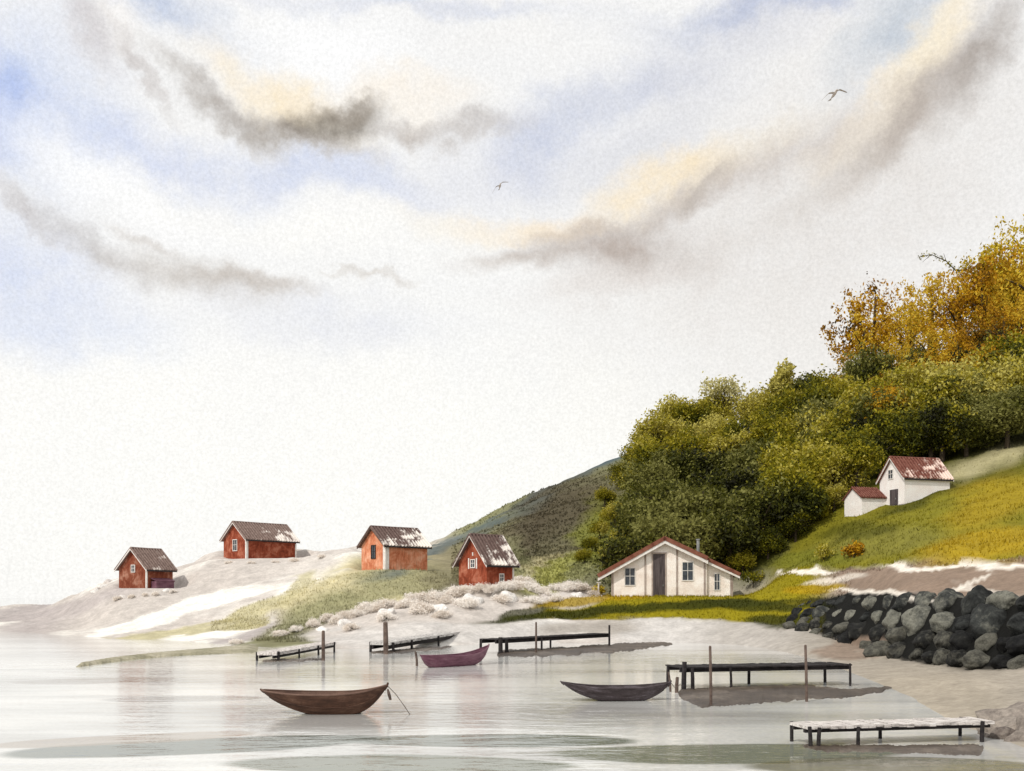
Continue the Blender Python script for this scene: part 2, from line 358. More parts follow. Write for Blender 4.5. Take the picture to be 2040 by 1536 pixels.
# patches of cover: (x, y, half length, half width, tilt deg, colour, softness, strength)
PATCH = [
 (120, 1230, 200, 26, -22, 'mauve', .6, .8), (320, 1190, 220, 34, -18, 'granite', .6, .9), (40, 1222, 90, 14, -12, 'mauve', .5, .9),
 (370, 1215, 230, 13, -16, 'granite_w', .3, 1), (590, 1170, 60, 26, -40, 'granite_w', .4, 1), (660, 1130, 90, 42, -30, 'granite_w', .4, 1),
 (560, 1135, 130, 26, -8, 'granite', .5, .8), (690, 1090, 90, 14, -10, 'granite', .5, .9),
 (330, 1262, 190, 9, -8, 'grass_y', .35, .85), (520, 1218, 90, 17, -24, 'grass_y', .4, .9), (590, 1180, 44, 20, -50, 'grass_y', .4, .8), (560, 1228, 50, 7, -16, 'granite_w', .3, .9),
 (430, 1262, 120, 7, -6, 'granite_w', .4, 1),
 (520, 1255, 120, 18, -24, 'mauve', .5, .9), (560, 1285, 160, 13, -14, 'moss', .5, .9),
 (740, 1175, 190, 62, -18, 'olive_y', .5, .95), (640, 1240, 130, 46, -20, 'olive', .5, .8), (820, 1160, 110, 36, 0, 'olive', .6, .7), (890, 1145, 60, 60, 0, 'brown_l', .7, .6), (600, 1262, 90, 22, -20, 'moss', .5, .9),
 (850, 1238, 230, 44, -8, 'granite', .22, 1), (990, 1200, 140, 46, -10, 'granite', .22, 1), (1120, 1188, 80, 26, 4, 'granite', .25, 1), (900, 1262, 280, 22, -2, 'sand_pale', .4, .8),
 (1040, 1262, 120, 16, -4, 'sand_pale', .4, .7), (1180, 1252, 110, 14, -4, 'sand_grey', .5, .8),
 (920, 1072, 190, 12, -24, 'slate', .9, .8), (1140, 946, 160, 12, -28, 'slate', .9, .8), (1240, 905, 90, 14, -15, 'slate', .9, .8),
 (1130, 1005, 120, 52, -18, 'brown', 1.2, .9), (1030, 1080, 70, 34, -40, 'brown', .9, .8), (1100, 1085, 60, 36, -20, 'brown', .9, .7), (960, 1090, 80, 30, -20, 'brown_l', .9, .6),
 (1070, 1140, 70, 22, -30, 'olive_y', .8, .6), (1150, 1120, 90, 26, -30, 'green_l', .6, .9), (1090, 1150, 50, 24, -30, 'green_l', .5, .8), (1210, 1060, 60, 70, 0, 'green', .8, .8), (1000, 1120, 50, 40, 0, 'olive', .8, .6),
 (1170, 1140, 40, 24, 0, 'olive', .4, .7),
 (1290, 1215, 330, 9, -4, 'lawn_dark', .4, .95), (1500, 1206, 130, 10, 0, 'lawn_dark', .5, .9), (1060, 1220, 60, 10, -14, 'lawn_dark', .5, .8), (1180, 1197, 110, 10, -6, 'lawn_gold', .5, .9), (1620, 1170, 60, 10, 0, 'lawn_gold', .4, .9), (1560, 1235, 60, 14, 0, 'lawn_dark', .5, .9),
 (1900, 1050, 150, 40, -10, 'meadow', .8, .9), (1960, 1090, 130, 34, -8, 'meadow_gold', .8, 1), (1760, 1080, 130, 26, -6, 'meadow_olive', .8, .8), (1980, 1000, 110, 40, -20, 'meadow_gold', .8, .7),
 (1700, 1058, 80, 16, -6, 'lawn_dark', .6, .6), (1840, 985, 120, 12, -22, 'lawn_dark', .6, .7), (1960, 925, 110, 20, -18, 'olive_y', .8, .6), (1620, 1115, 90, 14, -4, 'green', .6, .8),
 (1600, 1136, 70, 3.5, -1, 'gravel', .3, 1), (1900, 1131, 150, 6, -1, 'gravel', .3, 1), (1660, 1152, 60, 7, -4, 'gravel', .5, .6), (1760, 1182, 110, 4, 4, 'gravel', .4, .9), (1930, 1160, 50, 3, -22, 'gravel', .4, .8), (1960, 1178, 60, 6, 18, 'gravel', .5, .6),
 (1980, 1430, 70, 34, -30, 'earth', .3, .0), (1700, 1290, 80, 18, -10, 'earth', .3, .8), (1850, 1400, 160, 60, 0, 'sand', .8, .5),
]
def cover(px, py, s, X, Y):
    n1 = fbm(X * 0.16, Y * 0.16, 5); n2 = fbm(X * 0.16 + 90, Y * 0.16 + 50, 5); n3 = fbm(X * 0.8, Y * 0.8, 3)
    qx = px + n1 * 90; qy = py + n2 * 34; s2 = s - 2 + n1 * 0.25       # s2: 0 shore, 1 foot, 2 top, 3 bench, 4 mid, 5 ridge
    def st(a, b, v): t = np.clip((v - a) / (b - a), 0, 1); return t * t * (3 - 2 * t)
    def mix(c, k, w): return c * (1 - w[:, None]) + C[k][None] * w[:, None]
    c = np.repeat(C['granite'][None], len(px), 0)
    c = mix(c, 'granite_w', st(-.05, .22, n2) * .8)
    right = st(1130, 1220, qx + (s2 - 2) * 30)
    c = mix(c, 'olive', st(3.05, 3.3, s2) * st(840, 930, qx))
    c = mix(c, 'sand_pale', right * st(1.3, 1.0, s2)); c = mix(c, 'sand', right * st(1480, 1700, qx) * st(1.3, 1.05, s2)); c = mix(c, 'sand_grey', st(1330, 1480, qx) * st(1.3, 1.0, s2) * .6)
    lawn = st(950, 1060, qx) * st(.98, 1.04, s2 - st(1200, 1060, qx) * .30) * st(3.2, 2.95, s2) * st(1700, 1610, qx)
    c = mix(c, 'lawn', lawn * st(1.25, 1.05, s2 * 0 + 1))
    hl = st(1600, 1690, qx)
    c = mix(c, 'gap_shade', st(1585, 1625, qx) * st(.9, 1.02, s2) * st(2.12, 2.0, s2))  # near-black between the boulders: shade of the gaps painted into the ground
    c = mix(c, 'earth', hl * st(2.0, 2.1, s2) * st(3.05, 2.95, s2))
    c = mix(c, 'meadow', st(1500, 1580, qx) * st(2.95, 3.05, s2) * st(4.5, 4.1, s2))
    c = mix(c, 'forest', st(1215, 1290, qx) * st(3.1, 3.3, s2) * (1 - st(1500, 1600, qx) * st(4.1, 3.9, s2)))
    for (cx, cy, rx, ry, a, k, soft, al) in PATCH:
        ca, sa = math.cos(R(a)), math.sin(R(a)); dx, dy = qx - cx, qy - cy
        r = np.hypot((dx * ca + dy * sa) / rx, (-dx * sa + dy * ca) / ry)
        c = mix(c, k, st(1 + soft * .5, 1 - soft * .5, r) * al)
    return c * (1 + n3 * 0.35)[:, None]

sub = [3, 3, 14, 22, 18, 24, 34, 10]
pxs = np.arange(-880, 2881, 7.0)
rows = [(k + (j / sub[k])) for k in range(NK - 1) for j in range(sub[k])] + [NK - 1.0]
rows = np.array(rows)
VX = np.zeros((len(pxs), len(rows))); VY = VX.copy(); VZ = VX.copy()
for i, p in enumerate(pxs):
    d, z = column(p)
    VY[i] = np.interp(rows, np.arange(NK), d); VX[i] = (p - CX) / F * VY[i]; VZ[i] = np.interp(rows, np.arange(NK), z)
SS = np.repeat(rows[None], len(pxs), 0)
VZ += relief(VX, VY, SS)
for (a, b, c_, r) in PADS:
    q = np.hypot(VX - a, VY - b); w = np.clip((r * 1.6 - q) / (r * 0.6), 0, 1); w = w * w * (3 - 2 * w); VZ = VZ * (1 - w) + c_ * w
flat = lambda a: a.reshape(-1)
PYv = HY + (H - VZ) * F / VY
colv = cover(flat(np.repeat(pxs[:, None], len(rows), 1)), flat(PYv), flat(SS), flat(VX), flat(VY))
colv = np.clip(colv, 0.004, 0.9)
nr = len(rows); ii, jj = np.meshgrid(np.arange(len(pxs) - 1), np.arange(nr - 1), indexing='ij'); base = flat(ii * nr + jj)
quads = np.stack([base, base + nr, base + nr + 1, base + 1], 1)
o = np_mesh('terrain', np.stack([flat(VX), flat(VY), flat(VZ)], 1), quads, M['terrain'], True, np.concatenate([colv, np.ones((len(colv), 1))], 1))
tag(o, kind='structure')

def ground_colour(X, Y):
    px = CX + F * X / Y; s = np.array([np.interp(y, column(p)[0], np.arange(NK)) for p, y in zip(px, Y)])
    z = np.array([ground(a, b) for a, b in zip(X, Y)]); py = HY + (H - z) * F / Y
    return cover(px, py, s, X, Y), z

# the low grassy point that reaches out into the water on the left
def low_bank(name, outline, zc, m, col=None, n=26, edge=0.25):
    """a flat bank just above the water: a filled outline with a soft raised middle and a ragged edge"""
    pts = [water_at(*p) for p in outline]; cen = sum(pts, Vector()) / len(pts)
    P = []
    for i in range(len(pts)):
        a, b = pts[i], pts[(i + 1) % len(pts)]
        for k in range(8): P.append(a.lerp(b, k / 8))
    P = [p + Vector((0.25 * (random.random() - .5), edge * 2 * (random.random() - .5), 0)) for p in P]
    spine = []                                             # spine along x keeps long banks well shaped
    vs = []; fs = []; m_ = len(P)
    for lv, z in ((1.0, -0.12), (0.93, 0.012), (0.72, zc * .6), (0.4, zc), (0.02, zc)):
        for p in P:
            q = Vector((cen.x + (p.x - cen.x) * (0.35 * lv + 0.65 if lv > .5 else lv + .15), cen.y + (p.y - cen.y) * lv, z))
            if lv >= 0.93: q = Vector((p.x, cen.y + (p.y - cen.y) * lv, z))
            vs.append(q)
    for l in range(4):
        for i in range(m_): fs.append((l * m_ + i, l * m_ + (i + 1) % m_, (l + 1) * m_ + (i + 1) % m_, (l + 1) * m_ + i))
    fs.append(tuple(4 * m_ + i for i in range(m_)))
    b = MB(); b.add(vs, fs); o = b.build(name, m, smooth=True); tag(o, kind='structure'); return o
M['bank'] = wash('grassy_bank', S(136, 132, 108, .74), S(168, 162, 136, .74), .35, .9, S(200, 192, 170, .76), 5)
def strip_bank(name, top, bot, zc, m):
    """a long low bank between a far edge and a near edge, both given left to right"""
    n = 130; rowsn = 9; vs = []; fs = []; jg = .25 if name == 'shore' else 1.0
    def smp(e, t):
        xs = [p[0] for p in e]; x = xs[0] + (xs[-1] - xs[0]) * t
        return x, float(np.interp(x, xs, [p[1] for p in e]))
    for i in range(n + 1):
        t = i / n; xt, yt = smp(top, t); xb, yb = smp(bot, t)
        wob = float(fbm(np.array([xt * .06]), np.array([yt * .3]), 3)[0]) * 9; A = water_at(xt, yt + ((random.random() - .5) * 1.8 + wob * .5) * jg); B = water_at(xb, yb + ((random.random() - .5) * 2.4 + wob) * jg)
        for j in range(rowsn):
            w = j / (rowsn - 1); p = A.lerp(B, w); env = math.sin(math.pi * w) ** .6 * min(1, 25 * t, 14 * (1 - t))
            p.z = -0.06 + (zc + 0.06) * env * ((0.97 + .06 * random.random()) if name == 'shore' else (0.85 + 0.3 * random.random())); vs.append(p)
    for i in range(n):
        for j in range(rowsn - 1): a = i * rowsn + j; fs.append((a, a + 1, a + rowsn + 1, a + rowsn))
    b = MB(); b.add(vs, fs); o = b.build(name, m, smooth=True)
    for poly in o.data.polygons:
        if poly.normal.z < 0: o.data.flip_normals(); break
    tag(o, kind='structure'); return o
strip_bank('shore', [(148, 1328), (230, 1312), (330, 1300), (420, 1292), (520, 1280)], [(148, 1331), (230, 1319), (330, 1309), (420, 1304), (520, 1302)], .22, M['bank'])
strip_bank('jetty_reflection', [(1345, 1372), (1400, 1366), (1500, 1362), (1600, 1361), (1690, 1372), (1790, 1366)], [(1345, 1388), (1400, 1414), (1500, 1406), (1600, 1398), (1690, 1392), (1790, 1372)], .10, M['reflection'])  # dark bands below the jetties: reflection and shade shaped as low strips
strip_bank('jetty_reflection', [(985, 1296), (1050, 1291), (1150, 1286), (1250, 1279), (1350, 1279)], [(985, 1311), (1050, 1311), (1150, 1306), (1250, 1300), (1350, 1284)], .10, M['reflection'])
strip_bank('jetty_reflection', [(735, 1299), (800, 1293), (850, 1288), (905, 1287)], [(735, 1303), (800, 1304), (850, 1297), (905, 1290)], .08, M['reflection'])
strip_bank('jetty_reflection', [(520, 1316), (560, 1313), (600, 1313), (650, 1312)], [(520, 1319), (560, 1320), (600, 1317), (650, 1314)], .08, M['reflection'])
strip_bank('jetty_reflection', [(1590, 1484), (1650, 1482), (1800, 1482), (1975, 1478)], [(1590, 1488), (1650, 1500), (1800, 1503), (1975, 1511)], .05, M['reflection'])

# ------------------------------------------------------------------ water
m, nt = nodes_of('calm_water')
geo = N(nt, 'ShaderNodeNewGeometry')
warp = N(nt, 'ShaderNodeTexNoise'); warp.inputs['Scale'].default_value = 0.09; warp.inputs['Detail'].default_value = 3
nt.links.new(geo.outputs['Position'], warp.inputs['Vector'])
wv = N(nt, 'ShaderNodeVectorMath', operation='MULTIPLY_ADD'); nt.links.new(warp.outputs['Color'], wv.inputs[0]); wv.inputs[1].default_value = (5, 1.2, 0)
sb = N(nt, 'ShaderNodeVectorMath', operation='SUBTRACT'); nt.links.new(geo.outputs['Position'], sb.inputs[0]); sb.inputs[1].default_value = (2.5, .6, 0)
nt.links.new(sb.outputs[0], wv.inputs[2])
col = None
stm = N(nt, 'ShaderNodeMapping'); stm.inputs['Scale'].default_value = (0.035, 0.16, 1); nt.links.new(geo.outputs['Position'], stm.inputs[0])
sn = noise(nt, stm.outputs[0], 1.0, 5, 0.6, 0.5)
col = ramp(nt, sn, [(0.36, S(196, 194, 190, .74)), (0.5, S(222, 222, 219, .82)), (0.62, S(240, 239, 235, .88))])
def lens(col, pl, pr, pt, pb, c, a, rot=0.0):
    """a long smooth swell band, its darker reflected sky painted into the water colour"""
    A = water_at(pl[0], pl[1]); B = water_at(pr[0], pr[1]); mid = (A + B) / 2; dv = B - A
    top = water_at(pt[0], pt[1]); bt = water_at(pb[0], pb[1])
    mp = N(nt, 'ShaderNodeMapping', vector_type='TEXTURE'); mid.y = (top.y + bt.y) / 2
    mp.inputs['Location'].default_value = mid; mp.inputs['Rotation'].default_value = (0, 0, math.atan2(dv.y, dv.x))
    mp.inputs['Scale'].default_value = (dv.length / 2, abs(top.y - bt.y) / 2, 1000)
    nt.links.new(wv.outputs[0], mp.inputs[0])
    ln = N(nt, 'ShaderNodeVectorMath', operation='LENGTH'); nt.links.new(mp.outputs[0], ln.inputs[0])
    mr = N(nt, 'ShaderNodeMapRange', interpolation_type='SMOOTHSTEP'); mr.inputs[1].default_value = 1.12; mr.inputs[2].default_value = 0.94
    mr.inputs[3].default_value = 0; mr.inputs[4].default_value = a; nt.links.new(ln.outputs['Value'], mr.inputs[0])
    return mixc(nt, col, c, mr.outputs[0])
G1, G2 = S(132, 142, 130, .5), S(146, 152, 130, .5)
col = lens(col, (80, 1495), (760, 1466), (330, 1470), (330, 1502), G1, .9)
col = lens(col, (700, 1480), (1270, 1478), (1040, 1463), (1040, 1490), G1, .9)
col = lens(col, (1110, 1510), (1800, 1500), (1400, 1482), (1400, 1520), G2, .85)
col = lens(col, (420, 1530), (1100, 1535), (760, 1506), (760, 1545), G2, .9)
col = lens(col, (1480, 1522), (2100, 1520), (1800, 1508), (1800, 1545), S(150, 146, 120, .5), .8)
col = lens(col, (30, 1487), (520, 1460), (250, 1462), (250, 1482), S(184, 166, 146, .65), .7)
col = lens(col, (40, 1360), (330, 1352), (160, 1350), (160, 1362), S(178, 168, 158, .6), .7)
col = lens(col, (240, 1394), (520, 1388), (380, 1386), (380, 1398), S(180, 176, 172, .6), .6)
w1 = N(nt, 'ShaderNodeMapping'); w1.inputs['Scale'].default_value = (0.5, 1.5, 1); nt.links.new(geo.outputs['Position'], w1.inputs[0])
h1 = noise(nt, w1.outputs[0], 1.0, 3, 0.55, 0.3)
h2 = noise(nt, geo.outputs['Position'], 7.0, 3, 0.6)
col = mixc(nt, col, ramp(nt, h2, [(0.3, (0.88, 0.88, 0.88, 1)), (0.7, (1.06, 1.06, 1.06, 1))]), 1.0, 'MULTIPLY')
hh = N(nt, 'ShaderNodeMath', operation='MULTIPLY_ADD'); nt.links.new(h2, hh.inputs[0]); hh.inputs[1].default_value = 0.12; nt.links.new(h1, hh.inputs[2])
bp = N(nt, 'ShaderNodeBump'); bp.inputs['Distance'].default_value = 0.09; bp.inputs['Strength'].default_value = 0.6; nt.links.new(hh.outputs[0], bp.inputs['Height'])
sy = N(nt, 'ShaderNodeSeparateXYZ'); nt.links.new(geo.outputs['Position'], sy.inputs[0]); fd = N(nt, 'ShaderNodeMapRange'); fd.inputs[1].default_value = 40; fd.inputs[2].default_value = 160; fd.inputs[3].default_value = .34; fd.inputs[4].default_value = .01; nt.links.new(sy.outputs[1], fd.inputs[0]); nt.links.new(fd.outputs[0], bp.inputs['Strength'])
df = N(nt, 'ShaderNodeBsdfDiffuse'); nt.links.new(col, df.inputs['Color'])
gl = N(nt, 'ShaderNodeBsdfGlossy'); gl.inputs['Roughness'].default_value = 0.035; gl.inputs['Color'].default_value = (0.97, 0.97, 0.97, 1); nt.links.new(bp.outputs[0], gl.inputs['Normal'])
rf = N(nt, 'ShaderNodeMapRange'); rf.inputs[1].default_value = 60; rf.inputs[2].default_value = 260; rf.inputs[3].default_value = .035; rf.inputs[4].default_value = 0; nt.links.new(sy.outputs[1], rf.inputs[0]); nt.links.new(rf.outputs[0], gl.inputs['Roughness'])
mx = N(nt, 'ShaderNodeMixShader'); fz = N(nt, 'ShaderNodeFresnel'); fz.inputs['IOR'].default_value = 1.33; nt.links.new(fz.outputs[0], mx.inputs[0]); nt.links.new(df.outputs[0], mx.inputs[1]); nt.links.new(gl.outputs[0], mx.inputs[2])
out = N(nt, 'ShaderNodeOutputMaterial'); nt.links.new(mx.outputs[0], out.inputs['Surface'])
M['water'] = m
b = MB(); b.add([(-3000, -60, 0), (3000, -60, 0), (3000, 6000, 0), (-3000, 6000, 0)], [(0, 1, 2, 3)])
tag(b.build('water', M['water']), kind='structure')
M['bed'] = wash('sea_bed', S(150, 142, 128, .6), S(176, 168, 152, .6), 0.3)
b = MB(); b.add([(-3200, -80, -4.5), (3200, -80, -4.5), (3200, 6200, -4.5), (-3200, 6200, -4.5)], [(0, 1, 2, 3)])
tag(b.build('sea_bed', M['bed']), kind='structure')

# ------------------------------------------------------------------ buildings
def slab(mb, a, b, c, d, th):
    """a sheet a-b-c-d with thickness th below it"""
    a, b, c, d = map(Vector, (a, b, c, d)); n = (b - a).cross(d - a).normalized()
    if n.z < 0: n = -n
    lo = [p - n * th for p in (a, b, c, d)]
    mb.add([a, b, c, d] + lo, [(0, 1, 2, 3), (7, 6, 5, 4), (0, 4, 5, 1), (1, 5, 6, 2), (2, 6, 7, 3), (3, 7, 4, 0)])
def gable_window(parent, x, y, z, w, h, face, frame_mat, shut=False):
    """window on the gable (face 'x', looking to -x) or on the long side (face 'y', looking to -y)"""
    e = 0.09
    f = MB()
    def bx(a0, a1, z0, z1, o0, o1):
        if face == 'x': f.box(x - o1, x - o0, y + a0, y + a1, z + z0, z + z1)
        else: f.box(x + a0, x + a1, y - o1, y - o0, z + z0, z + z1)
    bx(-w / 2 - e, -w / 2, -e, h + e, 0.003, 0.07); bx(w / 2, w / 2 + e, -e, h + e, 0.003, 0.07)
    bx(-w / 2, w / 2, -e, 0, 0.003, 0.08); bx(-w / 2, w / 2, h, h + e, 0.003, 0.08)
    bx(-0.025, 0.025, 0, h, 0.03, 0.06); bx(-w / 2, -0.025, h * .52, h * .52 + .05, 0.03, 0.055); bx(0.025, w / 2, h * .52, h * .52 + .05, 0.03, 0.055)
    wo = f.build('window', frame_mat, parent)
    g = MB()
    if face == 'x': g.box(x - .024, x - .004, y - w / 2, y + w / 2, z, z + h)
    else: g.box(x - w / 2, x + w / 2, y - .024, y - .004, z, z + h)
    g.build('pane', M['pane'], wo)
    return wo
def gable_house(name, loc, rz, W, L, hw, rise, wall, roof, trim, oh=0.35, th=0.12, deep=1.6, rib=0.46, ribs=True):
    """ridge along +x, gable in the plane x=0, long side in the plane y=0; the origin is the near corner"""
    root = empty(name, loc, rz)
    b = MB(); b.prism([(0, 0), (W, 0), (W, hw), (W / 2, hw + rise), (0, hw)], 'x', 0, L); b.build('wall', wall, root)
    b = MB(); b.box(-.06, L + .06, -.06, W + .06, -deep, -0.002); b.build('foundation', M['stone'], root)
    sl = rise / (W / 2); b = MB(); ridge = hw + rise + 0.10; ey = -oh; ez = hw + 0.10 - oh * sl
    slab(b, (-oh, W / 2, ridge), (L + oh, W / 2, ridge), (L + oh, ey, ez), (-oh, ey, ez), th)
    slab(b, (L + oh, W / 2, ridge), (-oh, W / 2, ridge), (-oh, W - ey, ez), (L + oh, W - ey, ez), th)
    if ribs:
        n = int((L + 2 * oh) / rib)
        for i in range(n + 1):
            x = -oh + (L + 2 * oh) * i / n + (random.random() - .5) * .04
            for sgn in (0, 1):
                y0, y1 = (ey - .02, W / 2) if sgn == 0 else (W - ey + .02, W / 2)
                b.tube([(x, y0, ez + .03), (x + (random.random() - .5) * .05, y1, ridge + .03)], rib * .3, 6)
    ro = b.build('roof', roof, root)
    b = MB(); b.tube([(-oh - .02, W / 2, ridge + .05), (L / 2, W / 2, ridge + .03), (L + oh + .02, W / 2, ridge + .05)], 0.11, 8); b.build('ridge_cap', roof, ro)
    for x0, x1 in ((-oh - .09, -oh - .004), (L + oh + .004, L + oh + .09)):
        b = MB()
        for sgn in (0, 1):
            yy = (ey - .03) if sgn == 0 else (W - ey + .03)
            b.prism([(W / 2, ridge + .1), (yy, ez + .1), (yy, ez - .24), (W / 2, ridge - .24)], 'x', x0, x1)
        b.build('barge_board', trim, root)
    b = MB(); b.box(-oh, L + oh, ey - .035, ey - .004, ez - .2, ez - .03); b.build('eave_board', M['dark_wood'], root)
    return root
def corner_board(root, x, y, hw, mat, w=0.16):
    b = MB(); b.box(x - .03, x + w, y - .03, y - .003, 0.02, hw - .02); b.box(x - .03, x - .003, y - .003, y + w, 0.02, hw - .02)
    b.build('corner_board', mat, root)

RG = 'red boathouses on the granite shore'
# leftmost, small, dull red
h = gable_house('boathouse', SITE['h1'], R(66), 4.6, 4.6, 2.6, 2.4, M['rust'], M['grey_roof'], M['white_paint'])
gable_window(h, 0, 2.2, 2.1, .5, .8, 'x', M['white_paint']); corner_board(h, 0, 0, 2.6, M['white_paint'])
b = MB(); b.box(.7, 3.8, -.95, -.06, -.9, .9); b.prism([(-1.05, .9), (-.035, 1.25), (-.035, 1.33), (-1.05, 1.0)], 'x', .6, 3.9)
b.build('lean_to', M['hull_plum'], h)
tag(h, 'small rust red boathouse with steep grey roof standing leftmost on the shore', 'boathouse', RG)
# long, high on the rock
h = gable_house('boathouse', SITE['h2'], R(49), 5.7, 8.6, 2.9, 2.35, M['red'], M['grey_roof'], M['white_paint'])
gable_window(h, 0, 2.8, 1.25, .95, 1.5, 'x', M['white_paint']); corner_board(h, 0, 0, 2.9, M['white_paint'], .28)
b = MB(); b.box(8.4, 8.63, -.03, -.003, .02, 2.4); b.build('corner_board', M['white_paint'], h)
tag(h, 'long red boathouse with white framed gable window high on the pale rock', 'boathouse', RG)
# orange red
h = gable_house('boathouse', SITE['h3'], R(42), 5.1, 6.2, 3.1, 2.1, M['orange'], M['grey_roof_worn'], M['brown_wood'])
gable_window(h, 0, 2.5, 1.5, .8, 1.5, 'x', M['dark_wood']); corner_board(h, 0, 0, 3.1, M['white_paint'], .5)
tag(h, 'orange red boathouse with white corner board and dark twin window on grassy knoll', 'boathouse', RG)
# nearest, tall gable
h = gable_house('boathouse', SITE['h4'], R(45), 4.3, 3.9, 2.6, 2.7, M['red'], M['grey_roof_worn'], M['white_paint'], oh=.42)
gable_window(h, 0, 2.1, 2.0, .55, .75, 'x', M['white_paint'])
for y in (1.45, 2.65):
    b = MB(); b.box(-.05, -.004, y, y + .16, 1.85, 2.95); b.build('shutter', M['white_paint'], h)
b = MB(); b.box(-.06, -.004, 2.02, 2.18, 3.2, 3.55); b.build('gable_vent', M['white_paint'], h)
gable_window(h, 2.1, 0, .55, .5, .7, 'y', M['white_paint'])
b = MB(); b.box(3.7, 3.93, -.035, -.003, .02, 2.2); b.build('corner_board', M['white_paint'], h)
tag(h, 'narrow red boathouse with steep worn roof and round framed gable window by the white boulders', 'boathouse', RG)

# white barn with a low wing on the meadow
bn = gable_house('farmhouse', SITE['barn'], R(16), 4.4, 6.0, 3.0, 2.35, M['barn_wall'], M['red_roof'], M['white_paint'], oh=.25, deep=4.0, rib=.4)
b = MB()
b.box(-.06, 6.06, -.06, 4.46, -4.0, -.004); b.build('plinth', M['barn_wall'], bn)
gable_window(bn, 0, 2.4, 3.05, .75, .95, 'x', M['white_paint'])
b = MB(); b.box(-.06, -.004, 1.1, 2.5, -.75, 1.75); dd = b.build('door', M['door'], bn)
b = MB(); b.tube([(-.07, 1.4, .6), (-.1, 1.4, .6), (-.1, 1.4, .75)], .025, 6); b.build('handle', M['metal'], dd)
WY = 4.95
b = MB(); b.prism([(3.3, -3.5), (6.6, -3.5), (6.6, .95), (WY, 2.1), (3.3, .95)], 'x', -3.2, -.002); wg = b.build('wing', M['barn_wall'], bn)
b = MB(); sl = 1.15 / 1.65
slab(b, (-3.4, WY, 2.22), (-.07, WY, 2.22), (-.07, WY - 1.9, 2.22 - 1.9 * sl), (-3.4, WY - 1.9, 2.22 - 1.9 * sl), .1)
slab(b, (-.07, WY, 2.22), (-3.4, WY, 2.22), (-3.4, WY + 1.9, 2.22 - 1.9 * sl), (-.07, WY + 1.9, 2.22 - 1.9 * sl), .1)
for i in range(11):
    x = -3.34 + i * .322; b.tube([(x, WY - 1.9, 2.26 - 1.9 * sl), (x, WY, 2.26)], .1, 6)
b.build('wing_roof', M['red_roof'], wg)
tag(bn, 'white farmhouse with red roof and lower side wing up on the meadow', 'farmhouse')

# white house by the lawn, gable to the water
wh = empty('cottage', SITE['white'], R(-7))
u = 1 / (F / 106)                                   # metres per photo pixel at the house
WM, AX, EV = 9.9, 5.55, 3.2                        # main width, apex x, eave height
def roof_z(x): return EV + (6.35 - EV) * (1 - abs(x - AX) / 5.6) if x <= AX else 6.35 - (x - AX) * 0.48
b = MB(); b.prism([(0, -1.0), (WM, -1.0), (WM, roof_z(WM) - .1), (AX, 6.25), (0, roof_z(0) - .1)], 'y', 0, 9.0); wall = b.build('wall', M['white_wall'], wh)
b = MB(); b.prism([(WM + .004, -1.0), (12.6, -1.0), (12.6, roof_z(12.6) - .1), (WM + .004, roof_z(WM) - .14)], 'y', .45, 8.4); b.build('side_wing', M['white_wall'], wh)
b = MB()
slab(b, (-1.5, -.8, roof_z(-1.5)), (AX, -.8, 6.35), (AX, 9.6, 6.35), (-1.5, 9.6, roof_z(-1.5)), .42)
slab(b, (AX + .002, -.8, 6.35), (WM + .15, -.8, roof_z(WM + .15)), (WM + .15, 9.6, roof_z(WM + .15)), (AX + .002, 9.6, 6.35), .42)
slab(b, (WM + .152, -.25, roof_z(WM + .15) - .1), (13.4, -.25, roof_z(13.4) - .1), (13.4, 9.0, roof_z(13.4) - .1), (WM + .152, 9.0, roof_z(WM + .15) - .1), .36)
ro = b.build('roof', M['rust_trim'], wh)
b = MB()
for (x0, x1, o_) in ((-1.4, AX, -.83), (AX, WM + .1, -.83)):
    za, zb = roof_z(x0), roof_z(x1); b.prism([(x0, za - .46), (x1, zb - .46), (x1, zb - .82), (x0, za - .78)], 'y', o_ + .1, o_ + .18)
b.prism([(WM + .2, roof_z(WM + .2) - .52), (13.3, roof_z(13.3) - .52), (13.3, roof_z(13.3) - .74), (WM + .2, roof_z(WM + .2) - .78)], 'y', -.2, -.12)
b.build('barge_board', M['white_paint'], wh)
b = MB(); b.tube([(9.2, 3, roof_z(9.2) - .2), (9.2, 3, roof_z(9.2) + 1.5)], .17, 10); b.tube([(9.2, 3, roof_z(9.2) + 1.5), (9.2, 3, roof_z(9.2) + 1.62)], .24, 10); b.build('chimney', M['metal'], ro)
b = MB(); b.box(4.35, 5.6, -.05, -.004, 0, 4.5); dr = b.build('door', M['door'], wh)
b = MB(); b.box(4.2, 4.35, -.08, -.004, 0, 4.65); b.box(5.6, 5.75, -.08, -.004, 0, 4.65); b.box(4.35, 5.6, -.08, -.004, 4.5, 4.65); b.build('frame', M['batten'], dr)
b = MB(); b.tube([(5.4, -.06, 1.1), (5.4, -.12, 1.1), (5.4, -.12, 1.28)], .03, 6); b.build('handle', M['metal'], dr)
gable_window(wh, 1.95, 0, 1.25, 1.0, 1.75, 'y', M['white_paint'])
gable_window(wh, 7.95, 0, 1.75, 1.05, 1.85, 'y', M['white_paint'])
gable_window(wh, 11.0, .45, .75, .5, 1.65, 'y', M['white_paint'])
for x in (.12, 3.55, 6.85, 9.7):
    b = MB(); b.box(x - .1, x + .1, -.045, -.003, -.6, roof_z(x) - .75); b.build('batten', M['batten'], wh)
b = MB(); b.box(12.35, 12.64, .40, .447, -.6, roof_z(12.5) - .6); b.build('batten', M['batten'], wh)
b = MB(); b.box(4.1, 5.85, -1.1, -.09, -1.0, -.05); b.box(4.0, 5.95, -1.6, -1.1, -1.2, -.25); b.build('step', M['stone'], wh)
